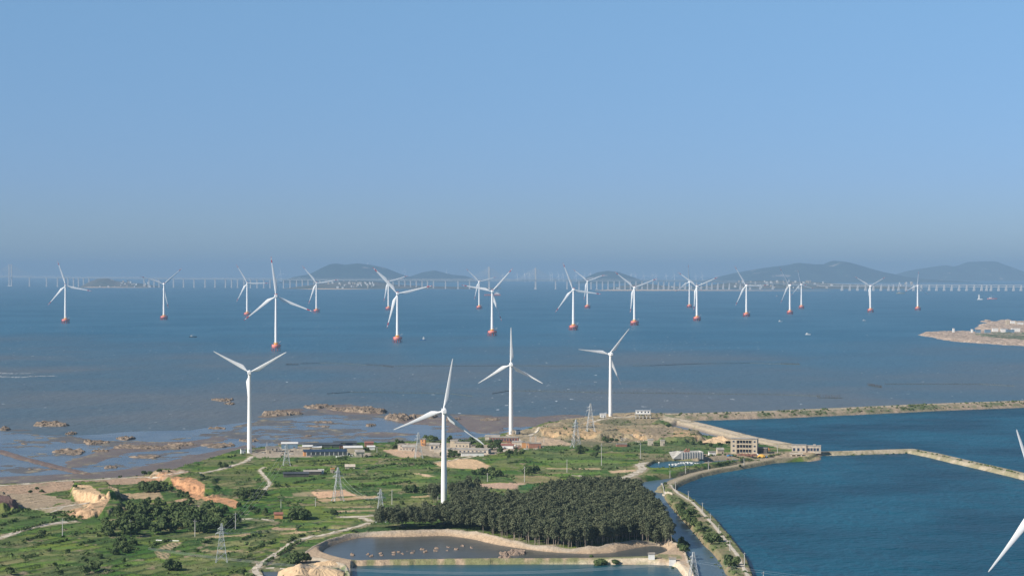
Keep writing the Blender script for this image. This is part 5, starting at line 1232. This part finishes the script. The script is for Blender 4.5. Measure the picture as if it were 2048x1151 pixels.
# ------------------------------------------------------------------ buildings
def building(name, u, v, w_, d, h, rz, wall, roof, label, kind="flat", win=None, cat="house", group=None, z=None, door=True, rh=1.6):
    p = G(u, v, z); root = empty(name, p, R(rz), label=label, cat=cat, group=group)
    m_ = MB(); m_.box((0, 0, h / 2 - .5), (w_, d, h + 1))
    if kind == "gable":
        m_.add([(-w_ / 2, -d / 2, h), (-w_ / 2, d / 2, h), (-w_ / 2, 0, h + rh), (w_ / 2, -d / 2, h), (w_ / 2, d / 2, h), (w_ / 2, 0, h + rh)], [(0, 2, 1), (3, 4, 5)])
    m_.obj("wall", wall, root)
    m_ = MB()
    if kind == "flat":
        m_.box((0, 0, h + .13), (w_ + .5, d + .5, .25))
        for s in (-1, 1): m_.box((0, s * (d / 2 + .12), h + .5), (w_ + .48, .24, .5)); m_.box((s * (w_ / 2 + .12), 0, h + .5), (.24, d - .1, .5))
    elif kind == "gable":
        for s in (-1, 1):
            e = (d / 2 + .5); k = rh / (d / 2)
            m_.add([(-w_ / 2 - .4, 0, h + rh + .05), (w_ / 2 + .4, 0, h + rh + .05), (w_ / 2 + .4, s * e, h + rh - k * e + .05), (-w_ / 2 - .4, s * e, h + rh - k * e + .05),
                    (-w_ / 2 - .4, 0, h + rh + .25), (w_ / 2 + .4, 0, h + rh + .25), (w_ / 2 + .4, s * e, h + rh - k * e + .25), (-w_ / 2 - .4, s * e, h + rh - k * e + .25)],
                   [(0, 1, 2, 3), (7, 6, 5, 4), (0, 4, 5, 1), (1, 5, 6, 2), (2, 6, 7, 3), (3, 7, 4, 0)])
    else:
        m_.add([(-w_ / 2 - .4, -d / 2 - .4, h), (w_ / 2 + .4, -d / 2 - .4, h), (w_ / 2 + .4, d / 2 + .4, h + rh * .6), (-w_ / 2 - .4, d / 2 + .4, h + rh * .6),
                (-w_ / 2 - .4, -d / 2 - .4, h + .2), (w_ / 2 + .4, -d / 2 - .4, h + .2), (w_ / 2 + .4, d / 2 + .4, h + .2 + rh * .6), (-w_ / 2 - .4, d / 2 + .4, h + .2 + rh * .6)],
               [(3, 2, 1, 0), (4, 5, 6, 7), (0, 1, 5, 4), (1, 2, 6, 5), (2, 3, 7, 6), (3, 0, 4, 7)])
    m_.obj("roof", roof, root)
    if win:
        nc, nr, ww, wh = win
        for j in range(nr):
            for i in range(nc):
                x = (-.5 + (i + .5) / nc) * w_ * .94; zc = h * (j + .55) / nr
                q = MB(); q.box((x, -d / 2 - .02, zc), (ww, .1, wh)); wo_ = q.obj("window", M['glass'], root)
                q = MB(); q.box((x, -d / 2 - .12, zc - wh / 2 - .06), (ww + .2, .2, .12)); q.obj("sill", wall, wo_)
        sx = -1
        for j in range(nr):
            for yy_ in ([-.2, .22] if d > 7 else [0]):
                q = MB(); q.box((sx * (w_ / 2 + .02), yy_ * d, h * (j + .55) / nr), (.1, ww * .8, wh)); q.obj("window", M['glass'], root)
    if door: q = MB(); q.box((w_ * .28, -d / 2 - .05, 1.0), (1.0, .14, 2.0)); q.obj("door", M['darkwood'], root)
    return root
# three storey block by the mud bay: stair towers at both ends, recessed window bands between
p = G(1489, 905); rt = empty("office_block", p, R(-14), label="cream three storey block with dark window bands by the mud bay", cat="building")
W_, D_, H_ = 24.0, 10.0, 12.6
m_ = MB(); m_.box((-W_ / 2 + 2.6, 0, H_ / 2 - .5), (5.2, D_, H_ + 1)); m_.box((W_ / 2 - 2.2, 0, H_ / 2 - .5), (4.4, D_, H_ + 1)); m_.box((.2, 1.1, H_ / 2 - .5), (W_ - 9.6, D_ - 2.2, H_ + .96))
for z in (4.2, 8.3, 12.25): m_.box((.2, -D_ / 2 + 1.0, z), (W_ - 9.7, 1.9, .9))
for i in range(6): m_.box((-6.4 + i * 2.65, -D_ / 2 + .35, 6.1), (.35, .35, 12.1))
m_.obj("wall", M['cream'], rt)
m_ = MB(); m_.box((0, 0, H_ + .62), (W_ + .5, D_ + .5, .24)); m_.obj("roof", M['groof'], rt)
for z in (2.0, 6.3, 10.3):
    q = MB(); q.box((.2, -D_ / 2 + 2.14, z), (W_ - 9.8, .12, 2.3)); q.obj("window_band", M['glass'], rt)
    for x in (-W_ / 2 + 2.8, W_ / 2 - 2.2):
        q = MB(); q.box((x, -D_ / 2 - .03, z + .4), (1.7, .12, 1.5)); q.obj("window", M['glass'], rt)
building("annex", 1524, 905, 10, 7, 4.6, -14, M['darkwood'], M['groof'], "low dark annex at the right end of the three storey block", door=False)
q = MB()
for i in range(9): q.box((i * 2.1 - 8.5, random.uniform(-.4, .4), .7 + .25 * (i % 3)), (1.9, 1.6, 1.6 + .4 * (i % 2)), .1 * (i % 3))
o = q.obj("brick_stack", M['brick'], label="long stack of red bricks in front of the three storey block", cat="brick stack"); o.location = G(1493, 911)
def tarp(u, v, w_, h, m, lb, name="tarpaulin", cat="tarpaulin"):
    q = MB(); q.lathe([(w_ * .5, 0), (w_ * .48, h * .35), (w_ * .3, h * .8), (w_ * .08, h)], 9); o = q.obj(name, m, label=lb, cat=cat); o.location = G(u, v); o.scale = (1, .7, 1)
tarp(1534, 901, 7, 3.6, M['orange'], "orange tarpaulin heap beside the dark annex"); tarp(1523, 910, 8, 2.6, mat("yellow_tarp", (.75, .42, .08), .7), "yellow tarpaulin at the end of the brick stack")
tarp(1514, 909, 4, 1.6, M['wwall'], "white sack pile next to the yellow tarpaulin", "sack_pile", "sacks")
# sluice house at the meeting of the dikes
p = G(1598, 903); rt = empty("sluice_house", p, R(-8), label="tan two part sluice house where the three dikes meet", cat="building")
m_ = MB(); m_.box((0, 0, 2.7), (13, 8, 7.4)); m_.box((13.2, .5, 2.4), (13, 7, 6.8)); m_.obj("wall", M['plaster'], rt)
m_ = MB(); m_.box((0, 0, 6.55), (13.6, 8.6, .3)); m_.box((13.5, .5, 5.97), (12.8, 7.5, .3)); m_.box((14, 1, 6.6), (2.4, 2.2, 1)); m_.obj("roof", M['groof'], rt)
for x in (-4.4, -.6, 4.0, 8.6, 11.2, 14, 16.8):
    q = MB(); q.box((x, -4.05 if x < 6.5 else -3.05, 2.6), (2.0, .14, 2.6)); q.obj("window", M['glass'], rt)
p = G(1594, 917, 0.5); rt = empty("sluice_gate", p, R(-8), label="small concrete sluice gate below the sluice house", cat="sluice gate")
m_ = MB()
for x in (-5, -.6, 3.8): m_.box((x, 0, 1.5), (1.3, 5, 6))
m_.box((-.6, 0, 4.9), (11.6, 6, .8)); m_.obj("frame", M['plaster'], rt)
for x in (-2.8, 1.6): q = MB(); q.box((x, .6, 1.2), (3.0, .3, 4.6)); q.obj("gate_leaf", M['darkwood'], rt)
q = MB(); q.box((8, 0, 2.3), (5, 3.4, 1.8)); q.obj("gatehouse", M['cream'], rt)
# pump house on the headland
p = G(1286, 836); rt = empty("pump_house", p, R(-4), label="white topped pump house on dark piers at the headland", cat="building")
m_ = MB(); m_.box((0, 0, 7.0), (16.5, 6, 3.2)); m_.obj("wall", M['wwall'], rt); m_ = MB(); m_.box((0, 0, 8.72), (17.2, 6.8, .25)); m_.obj("roof", M['wroof'], rt)
m_ = MB(); m_.box((0, 0, 4.95), (18.5, 8, .9)); m_.obj("platform", M['concrete'], rt)
for x in (-8, -4, 0, 4, 8): m_ = MB(); m_.box((x, 0, 1.8), (1.2, 6, 5.4)); m_.obj("pier", M['concrete'], rt)
for x in (-5.5, -1.5, 2.5, 6): q = MB(); q.box((x, -3.03, 7.2), (1.6, .1, 1.5)); q.obj("window", M['glass'], rt)
# open concrete tank
p = G(1381, 914); rt = empty("concrete_tank", p, R(10), label="roofless ribbed concrete tank with a sloped wall and red machinery", cat="tank")
m_ = MB(); W_, D_, H_ = 20, 14, 5.4
for s in (-1, 1): m_.box((0, s * (D_ / 2 - .25), H_ / 2 - .5), (W_, .5, H_ + 1)); m_.box((s * (W_ / 2 - .25), 0, H_ / 2 - .5), (.5, D_ - 1.02, H_ + 1))
for i in range(9): m_.box((-W_ / 2 + .8 + i * 2.3, -D_ / 2 - .3, H_ / 2 - .5), (.5, .6, H_ + .9))
m_.box((0, 0, 3.4), (W_ - 1.1, D_ - 1.1, .3)); m_.obj("wall", M['pole'], rt)
m_ = MB(); m_.add([(-W_ / 2 - 8, -D_ / 2, -.5), (-W_ / 2, -D_ / 2, -.5), (-W_ / 2, -D_ / 2, H_), (-W_ / 2 - 8, D_ / 2, 4.5), (-W_ / 2, D_ / 2, -.5), (-W_ / 2, D_ / 2, H_)], [(0, 1, 2), (3, 5, 4), (0, 2, 5, 3), (0, 3, 4, 1), (1, 4, 5, 2)]); m_.obj("sloped_wall", M['concrete'], rt)
m_ = MB(); m_.box((-3, 2, 4.8), (4.5, 3, 2.6)); m_.tube((-1, 1, 4), (-1, 1, 8), .5, n=8); m_.tube((-4.5, 2, 6), (-2.5, 2, 7.6), .6, n=8); m_.obj("machinery", M['brick'], rt)
SH = [("white_hut", 1206, 835, 6.5, 4, 4.2, 4, 'wwall', 'wroof', "white transformer hut left of the headland turbine", "flat", (2, 1, .8, .8)),
      ("white_hut", 486, 907, 4.2, 3.2, 4.0, 20, 'wwall', 'concrete', "white transformer hut at the foot of the west shore turbine", "flat", None),
      ("cabin", 1036, 867, 4.5, 3, 3.6, 5, 'wwall', 'bluetin', "small pale blue cabin right of the village turbine tower", "flat", None),
      ("cabin", 1027, 868, 1.8, 2, 4, 5, 'cream', 'groof', "narrow switch box at the village turbine foot", "flat", None),
      ("gable_shed", 650, 910, 38, 9, 3.8, 9, 'concrete', 'broof', "long shed with dark blue roof and orange gable by the shore", "gable", None),
      ("flat_shed", 579, 896, 15, 8, 4.5, 6, 'bluetin', 'wroof', "white roofed blue grey shed behind the shed pylon", "pent", None),
      ("flat_shed", 615, 900, 9, 6, 3.6, 5, 'cream', 'wroof', "small white roofed shed left of the long blue roof", "pent", None),
      ("flat_shed", 634, 901, 8, 6, 3.4, 5, 'cream', 'wroof', "second small white roofed shed left of the long blue roof", "pent", None),
      ("flat_shed", 706, 903, 17, 10, 4.2, 8, 'cream', 'wroof', "broad white roofed shed behind the east end of the long shed", "pent", None),
      ("flat_shed", 692, 897, 12, 6, 3.4, 8, 'brick', 'tarp', "dark roofed brick shed on the shore edge behind the sheds", "pent", None),
      ("flat_shed", 738, 893, 8, 5, 3.8, 8, 'brick', 'rroof', "little red roofed shed on the shore edge", "pent", None),
      ("flat_shed", 742, 899, 7, 5, 2.8, 8, 'wwall', 'wroof', "little white shed beside the red roofed one", "pent", None),
      ("net_shed", 644, 892, 34, 12, 2.2, 4, 'tarp', 'tarp', "long black net covered shed on the shore edge", "pent", None),
      ("net_shed", 690, 889, 22, 9, 2.0, 4, 'tarp', 'tarp', "second black net covered shed nearer the shore", "pent", None),
      ("ruined_house", 545, 902, 12, 6, 3.8, 10, 'plaster', 'groof', "tan roofless looking house at the west end of the sheds", "flat", (3, 1, 1.2, 1.2)),
      ("ruined_house", 537, 905, 4, 4, 3.4, 10, 'cream', 'groof', "cream hut beside the tan house west of the sheds", "flat", None),
      ("stone_house", 719, 913, 8, 6, 4.6, 12, 'plaster', 'groof', "grey stone house at the east gable of the long shed", "gable", (2, 1, .8, 1)),
      ("stone_house", 803, 900, 6, 6, 5.4, -5, 'plaster', 'groof', "tall narrow tan house at the west end of the village yard", "flat", (1, 2, .9, 1.1)),
      ("stone_house", 818, 901, 12, 6, 3.8, -5, 'plaster', 'groof', "long tan house on the village yard", "gable", (4, 1, .9, 1.1)),
      ("orange_house", 846, 890, 5, 5, 5.6, -8, 'orange', 'groof', "orange two storey house by the pointed tree", "flat", (1, 2, .9, 1.1)),
      ("stone_house", 870, 900, 9, 7, 5.2, -8, 'plaster', 'groof', "tan house with dark arches east of the village yard", "gable", (2, 1, 1.8, 2.6)),
      ("ruined_house", 909, 894, 7, 6, 6.5, -10, 'cream', 'groof', "taller cream block left end of the ruined factory", "flat", None),
      ("ruined_house", 925, 897, 14, 7, 5.6, -10, 'cream', 'groof', "cream roofless block in the middle of the ruined factory", "flat", (4, 1, 1.0, 1.2)),
      ("factory_shed", 940, 905, 36, 14, 3.4, -10, 'plaster', 'groof', "long low grey roofed ruined factory beside the tall turbine", "flat", (9, 1, 1.6, 1.4)),
      ("factory_shed", 890, 904, 18, 10, 3.0, -8, 'plaster', 'groof', "low grey roofed wing behind the tall turbine tower", "flat", None),
      ("factory_shed", 945, 911, 20, 4, 2.6, 6, 'wwall', 'groof', "white walled shed along the village lane", "flat", None),
      ("brick_kiln", 1070, 895, 11, 6, 4.2, 0, 'brick', 'groof', "red brick ruin between the twin chimneys", "flat", None),
      ("brick_kiln", 1051, 894, 7, 5, 4.6, 0, 'orange', 'groof', "orange brick ruin left of the twin chimneys", "flat", None),
      ("white_hut", 1077, 895, 5, 4, 3.8, 0, 'wwall', 'wroof', "white hut right of the red brick ruin", "flat", (1, 1, 1.2, 1.6)),
      ("open_barn", 1008, 882, 28, 8, 4.0, -5, 'brick', 'groof', "long open red posted barn near the village turbine", "flat", (10, 1, 1.2, 2.2)),
      ("open_barn", 985, 879, 14, 7, 3.6, -5, 'plaster', 'groof', "grey roofed barn left of the red posted barn", "pent", None),
      ("low_shed", 1008, 895, 18, 6, 2.6, -8, 'wwall', 'rroof', "low shed with brown roof and white base by the lane", "pent", None),
      ("low_shed", 1035, 888, 10, 5, 2.6, -8, 'plaster', 'groof', "low tan shed above the green slope", "pent", None),
      ("silo", 1301, 890, 5, 5, 5.4, 0, 'plaster', 'concrete', "squat tan tower on the rise behind the tank", "flat", None),
      ("silo", 1325, 890, 4, 4, 4.6, 0, 'plaster', 'concrete', "smaller tan tower right of the squat one", "flat", None),
      ("brick_kiln", 1243, 892, 10, 4, 2.2, 5, 'brick', 'groof', "broken red brick wall foundation under the dark trees", "flat", None),
      ("white_hut", 1424, 910, 6, 4, 3.0, 8, 'wwall', 'groof', "small white hut between tank and three storey block", "flat", None),
      ("stone_house", 1440, 907, 6, 5, 4.0, 8, 'cream', 'groof', "small cream gabled house left of the three storey block", "gable", None),
      ("red_shack", 557, 1035, 5.5, 3.5, 2.6, 5, 'orange', 'rroof', "red shack beside the big round clump", "pent", None),
      ("low_shed", 592, 952, 20, 5, 2.4, 9, 'darkwood', 'tarp', "long low dark hut row in the meadow south of the sheds", "pent", None),
      ("low_shed", 625, 948, 14, 5, 2.4, 9, 'darkwood', 'groof', "grey roofed end of the dark hut row", "pent", None),
      ("white_hut", 642, 946, 4.5, 3, 2.6, 9, 'wwall', 'wroof', "tiny white hut at the end of the hut row", "flat", None),
      ("white_hut", 665, 945, 3.2, 3, 3.2, 9, 'cream', 'orange', "tiny cream hut left of the field pylon", "flat", None),
      ("tomb_mound", 700, 936, 8, 5, 1.8, 5, 'plaster', 'plaster', "small tan stone hut in the grass before the yard", "gable", None),
      ("white_hut", 1303, 1116, 3.6, 2.6, 2.6, -3, 'wwall', 'groof', "white pond hut with dark door at the path's east end", "flat", None),
      ("white_hut", 1345, 1124, 3.8, 2.4, 2.8, -3, 'wwall', 'groof', "white frame hut at the pond gate", "flat", None),
      ("white_hut", 850, 1012, 3, 2, 1.2, 10, 'wwall', 'wroof', "low white slab left of the tall turbine foot", "flat", None)]
for nm, u, v, w_, d, h, rz, wl, rf, lb, kd, wn in SH: building(nm, u, v, w_, d, h, rz, M[wl], M[rf], lb, kd, wn, door=(h > 3))
shed = [o for o in bpy.data.objects if o.name.startswith("gable_shed")][0]
for i in range(10): q = MB(); q.box((-16.5 + i * 4.0, -4.62, 1.8), (.45, .3, 3.6)); q.obj("post", M['wwall'], shed)
for i in range(9): q = MB(); q.box((-14.5 + i * 4.0, -4.53, 1.9), (3.2, .12, 2.6)); q.obj("opening", M['tarp'], shed)
q = MB(); q.box((-19.1, 0, 1.9), (.3, 8.8, 3.7)); q.box((-17.9, -4.66, 1.9), (2.2, .3, 3.7)); q.obj("gable_wall", M['orange'], shed)
for u, lb in ((1061, "left brick chimney of the red ruin"), (1071, "right brick chimney of the red ruin")):
    q = MB(); q.box((0, 0, 4.7), (1.9, 1.9, 10), taper=.8); q.box((0, 0, 9.9), (2.0, 2.0, .5)); o = q.obj("chimney_stack", M['plaster'], label=lb, cat="chimney"); o.location = G(u, 892)
# walls and rubble
for (a, b, h, m, lb) in (((334, 1036), (410, 1038), 0.6, 'wwall', "low white wall through the western thicket"), ((312, 1080), (358, 1081), 0.5, 'wwall', "white retaining wall above the furrowed plots"),
                         ((500, 903), (560, 898), 1.4, 'plaster', "tan yard wall west of the sheds"), ((620, 912), (700, 908), 1.2, 'concrete', "grey yard wall before the long shed"),
                         ((1322, 966), (1330, 990), 1.0, 'concrete', "canal lock wall at the dike head"), ((1325, 990), (1345, 989), 1.4, 'plaster', "small landing stage on the canal")):
    p, q_ = G(*a), G(*b); L = (q_ - p).length; n = max(3, int(L / 5)); q = MB()
    for i in range(n):
        c = p.lerp(q_, (i + .5) / n); q.box((c.x - p.x, c.y - p.y, hs(c.x, c.y) - p.z + h / 2 - .2), (L / n - .05, .5, h + .4), math.atan2(q_.y - p.y, q_.x - p.x))
    o = q.obj("wall", M[m], label=lb, cat="wall"); o.location = p
random.seed(5)
def rubble(u0, u1, v0, v1, n, ms, lb, name="rubble_pile", cat="rubble"):
    for i in range(n):
        u, v = random.uniform(u0, u1), random.uniform(v0, v1); q = MB()
        for k in range(5): q.box((random.uniform(-2, 2), random.uniform(-1.5, 1.5), random.uniform(.1, .5)), (random.uniform(.6, 1.8), random.uniform(.6, 1.6), random.uniform(.5, 1.3)), random.random() * 3)
        o = q.obj(name, M[random.choice(ms)], label=lb, cat=cat, group=lb + "s"); o.location = G(u, v)
rubble(1040, 1100, 886, 898, 10, ['brick', 'plaster', 'concrete'], "rubble pile round the red brick ruin"); rubble(960, 1040, 884, 900, 14, ['brick', 'wwall', 'concrete', 'rroof'], "rubble pile between the village barns")
rubble(600, 720, 908, 914, 12, ['plaster', 'concrete', 'wwall'], "rubble pile before the long shed"); rubble(1240, 1300, 872, 884, 8, ['concrete', 'plaster'], "rubble pile on the ochre diggings")
rubble(1455, 1530, 908, 914, 8, ['brick', 'wwall', 'blue'], "clutter before the three storey block", "clutter", "clutter")
rubble(520, 600, 900, 911, 9, ['plaster', 'concrete', 'darkwood'], "rubble pile west of the sheds")
# foam floats and rafts in the small pond
for i in range(30):
    u, v = 1345 + i * 1.9, 929 - 3.0 * math.sin(i * .1) + random.uniform(-1.6, 1.2); p = P(u, v, 1.5); q = MB(); q.box((0, 0, .3), (random.uniform(1.0, 2.4), 1.0, .9), random.random())
    o = q.obj("foam_float", M['wwall'], label="white foam float heaped along the edge of the small dike pond", cat="float", group="white floats in the dike pond"); o.location = p
for u, v in ((1339, 930), (1352, 931), (1318, 926)):
    p = P(u, v, 1.5); q = MB(); q.lathe([(.3, 0), (.9, .5), (.5, 1.1)], 8); o = q.obj("buoy", M['wwall'], label="round white buoy floating on the small dike pond", cat="buoy", group="buoys on the dike pond"); o.location = p
# jetty over the mud bay
p = G(1418, 884, 1.0); rt = empty("jetty", (p.x, p.y, 0), R(5), label="low dark jetty on many piles in the mud bay", cat="jetty"); q = MB(); q.box((9, 0, 2.6), (22, 2.4, .5)); q.obj("deck", M['darkwood'], rt)
for i in range(8): q = MB(); q.tube((-1 + i * 2.9, 0, -1), (-1 + i * 2.9, 0, 2.4), .3, n=6); q.obj("pile", M['darkwood'], rt)

# ------------------------------------------------------------------ boats
def boat(u, v, L, name, hullm, cabm, lb, cab=.3, rz=8, barge=False, mast_=0, cx=-.22):
    p = P(u, v, 0); rt = empty(name, p, R(rz), label=lb, cat="boat" if not barge else "barge"); bw = L * (.22 if not barge else .3); hh = L * .085 + .5
    n = 9; vs = []
    for i in range(n):
        t = i / (n - 1); x = (t - .5) * L; wv = bw / 2 * (1 - (max(0, t - .55) / .45) ** 2 * .92 if not barge else 1); sh = hh * (1 + (.5 * max(0, t - .5) if not barge else 0))
        vs += [(x, -wv, sh), (x, -wv * .75, -.5), (x, wv * .75, -.5), (x, wv, sh)]
    fs = [(i * 4 + k, i * 4 + k + 1, i * 4 + k + 5, i * 4 + k + 4) for i in range(n - 1) for k in range(3)] + [(i * 4 + 3, i * 4, i * 4 + 4, i * 4 + 7) for i in range(n - 1)] + [(0, 3, 2, 1), tuple((n - 1) * 4 + k for k in range(4))]
    q = MB(); q.add(vs, fs); q.obj("hull", hullm, rt)
    q = MB(); q.box((cx * L, 0, hh + cab * L * .25), (L * .26, bw * .75, cab * L * .5 + .2)); q.box((cx * L, 0, hh + cab * L * .55 + .2), (L * .3, bw * .82, .25)); q.box((cx * L, 0, hh + cab * L * .72), (L * .14, bw * .5, cab * L * .3)); q.obj("cabin", cabm, rt)
    q = MB(); q.tube((cx * L * .5, 0, hh), (cx * L * .5, 0, hh + L * (.35 + mast_)), max(.12, L * .008), n=5); q.tube((cx * L * .5, 0, hh + L * .1), (cx * L * .5 + L * .3, 0, hh + L * .3), max(.1, L * .006), n=5); q.obj("mast", M['steel'], rt)
    return rt
boat(386, 674, 20, "fishing_boat", M['hull'], M['steel'], "dark fishing boat low in the water, left of the largest offshore turbine", .2)
boat(846, 680, 15, "fishing_boat", M['blue'], M['wwall'], "blue fishing boat with bright white cabin right of the second largest turbine", .5, 10, cx=.1)
boat(1616, 669, 15, "motor_boat", M['wwall'], M['wwall'], "small white motor boat alone in open water on the right", .25, -5)
boat(985, 591, 118, "crane_barge", M['capred'], M['wwall'], "long red barge with white deckhouse below the bridge mast", .13, 4, True, cx=.3)
boat(1802, 587, 70, "cargo_boat", mat("hull_tan", (.5, .42, .2), .6), M['cream'], "tan cargo boat near the furthest right offshore turbine", .1, 6)
boat(1985, 598, 62, "cargo_boat", M['capred'], M['wwall'], "reddish cargo boat right of the tall white vessel", .12, 3)
boat(1554, 592, 12, "small_boat", M['capred'], M['wwall'], "speck sized red boat under the long hill range", .4)
boat(1561, 643, 14, "small_boat", M['wwall'], M['wwall'], "tiny white boat below the two close offshore turbines", .3); boat(1729, 641, 13, "small_boat", M['wwall'], M['steel'], "tiny white boat under the V shaped rotor", .3)
p = P(1960, 599, 0); rt = empty("beacon_vessel", p, 0, label="white tower like vessel standing in the sea near the right bridge", cat="boat"); q = MB(); q.box((0, 0, 2), (34, 12, 7), taper=.85); q.obj("hull", M['wwall'], rt)
q = MB(); q.box((-6, 0, 18), (9, 8, 28), taper=.8); q.obj("tower", M['wwall'], rt)
# islet buildings
for i, (u, v, w_, h, wl, rf, lb) in enumerate([(2015, 648, 9, 13, 'cream', 'wroof', "tall cream building left on the far rocky islet"), (2026, 646, 14, 8, 'wwall', 'rroof', "wide white building with red roof on the far rocky islet"), (2032, 648, 5, 10, 'plaster', 'groof', "narrow grey building on the far rocky islet"),
                                    (2040, 648, 18, 5, 'wwall', 'wroof', "long low white shed on the far rocky islet"), (1990, 660, 14, 5, 'wwall', 'wroof', "white shed at the waterside camp between the islets"), (2008, 660, 16, 4, 'wwall', 'bluetin', "blue and white shed at the waterside camp"),
                                    (2031, 659, 22, 4, 'wwall', 'wroof', "long white shed at the waterside camp"), (1975, 662, 14, 4, 'bluetin', 'bluetin', "blue shed left in the waterside camp"), (1956, 662, 12, 4, 'bluetin', 'broof', "dark blue shed left end of the waterside camp"),
                                    (2020, 662, 20, 4, 'bluetin', 'bluetin', "long blue shed in the waterside camp"), (1907, 661, 4, 6, 'wwall', 'wroof', "tiny white marker hut on the rocky point"), (1944, 662, 4, 5, 'wwall', 'wroof', "tiny white hut at the green edge of the point")]):
    p = P(u, v, 9); rt = empty("islet_house", p, 0, label=lb, cat="house"); k = p.y / F
    q = MB(); q.box((0, 0, h / 2 - 3), (w_ * 1.1, 8, h + 6)); q.obj("wall", M[wl], rt); q = MB(); q.box((0, 0, h + .3), (w_ * 1.15, 9, .6)); q.obj("roof", M[rf], rt)

# ------------------------------------------------------------------ stake nets standing in the shallows
q = MB(); q.tube((0, 0, -.5), (0, 0, 1), .18, .13, 4, caps=False); STAKE = q.mesh("stake", M['darkwood'])
def stakes(pts, lb, dense=1.0, h=2.6, rows=1):
    w_ = [P(u, v, 0) for u, v in pts]; o0 = w_[0].copy(); nt_ = MB(); r = random.Random(int(pts[0][0])); sp_ = []
    for row in range(rows):
        for a, b in zip(w_[:-1], w_[1:]):
            L = (b - a).length; n = max(2, int(L / 6.5 * dense))
            for i in range(n):
                if r.random() < .12: continue
                c = a.lerp(b, i / n) + Vector((r.uniform(-.6, .6), r.uniform(-1, 1) + row * 7, 0)) - o0; sp_.append((c, h * r.uniform(.7, 1.3)))
            d = b - a; m_ = max(1, int(L / 30))
            for i in range(m_):
                c, e = a.lerp(b, i / m_) - o0, a.lerp(b, (i + 1) / m_) - o0; nt_.add([(c.x, c.y, -.3), (e.x, e.y, -.3), (e.x, e.y, .6), (c.x, c.y, .6)], [(0, 1, 2, 3)])
    rt = empty("stake_net", o0, 0, label=lb, cat="fish trap", group=None)
    for c, hh in sp_[:100]: o = link_mesh("stake", STAKE, rt); o.location = c; o.scale = (1, 1, hh)
    if sp_[100:]:
        q = MB()
        for c, hh in sp_[100:]: q.tube(c + Vector((0, 0, -1)), c + Vector((0, 0, hh)), .18, .13, 4, caps=False)
        q.obj("stake_row", M['darkwood'], rt, kind="stuff")
    nt_.obj("net", M['net'], rt)
M['net'] = mat("wet_net", (.09, .11, .10), .8, .2, .2)
stakes([(600, 727), (640, 726), (690, 727), (735, 730)], "stake net line running right from the small stake cluster", 1)
stakes([(572, 729), (597, 729)], "small dense stake cluster below the largest offshore turbine", 4, 2.2, 3)
stakes([(733, 730), (760, 731), (788, 734)], "dense stake cluster left of the wood turbine's blade tip", 3, 2.4, 2)
stakes([(790, 732), (900, 732), (1020, 731), (1140, 732), (1200, 732)], "long straight stake net line behind the land turbines", 1.2)
stakes([(1265, 731), (1300, 731), (1400, 727), (1500, 726), (1600, 729)], "curved stake net line right of the headland turbine", 1.6)
stakes([(1562, 727), (1600, 728)], "short double stake row at the end of the curved line", 3, 3, 2)
stakes([(655, 787), (700, 784), (800, 785), (900, 787), (945, 792)], "nearer stake net line behind the west and wood turbines", 1.2)
stakes([(985, 787), (1020, 781), (1120, 783), (1220, 785), (1400, 787), (1560, 789), (1640, 792)], "nearer long stake net line before the outer dike", 1.2)
stakes([(1636, 795), (1685, 796)], "short dense stake row close to the outer dike", 3, 4, 2)
stakes([(1736, 770), (1764, 775)], "stake cluster at the left end of the far right net", 4, 3, 2)
stakes([(1770, 768), (1880, 768), (1960, 768), (2030, 772)], "stake net line on the far right above the outer dike", 1.4)
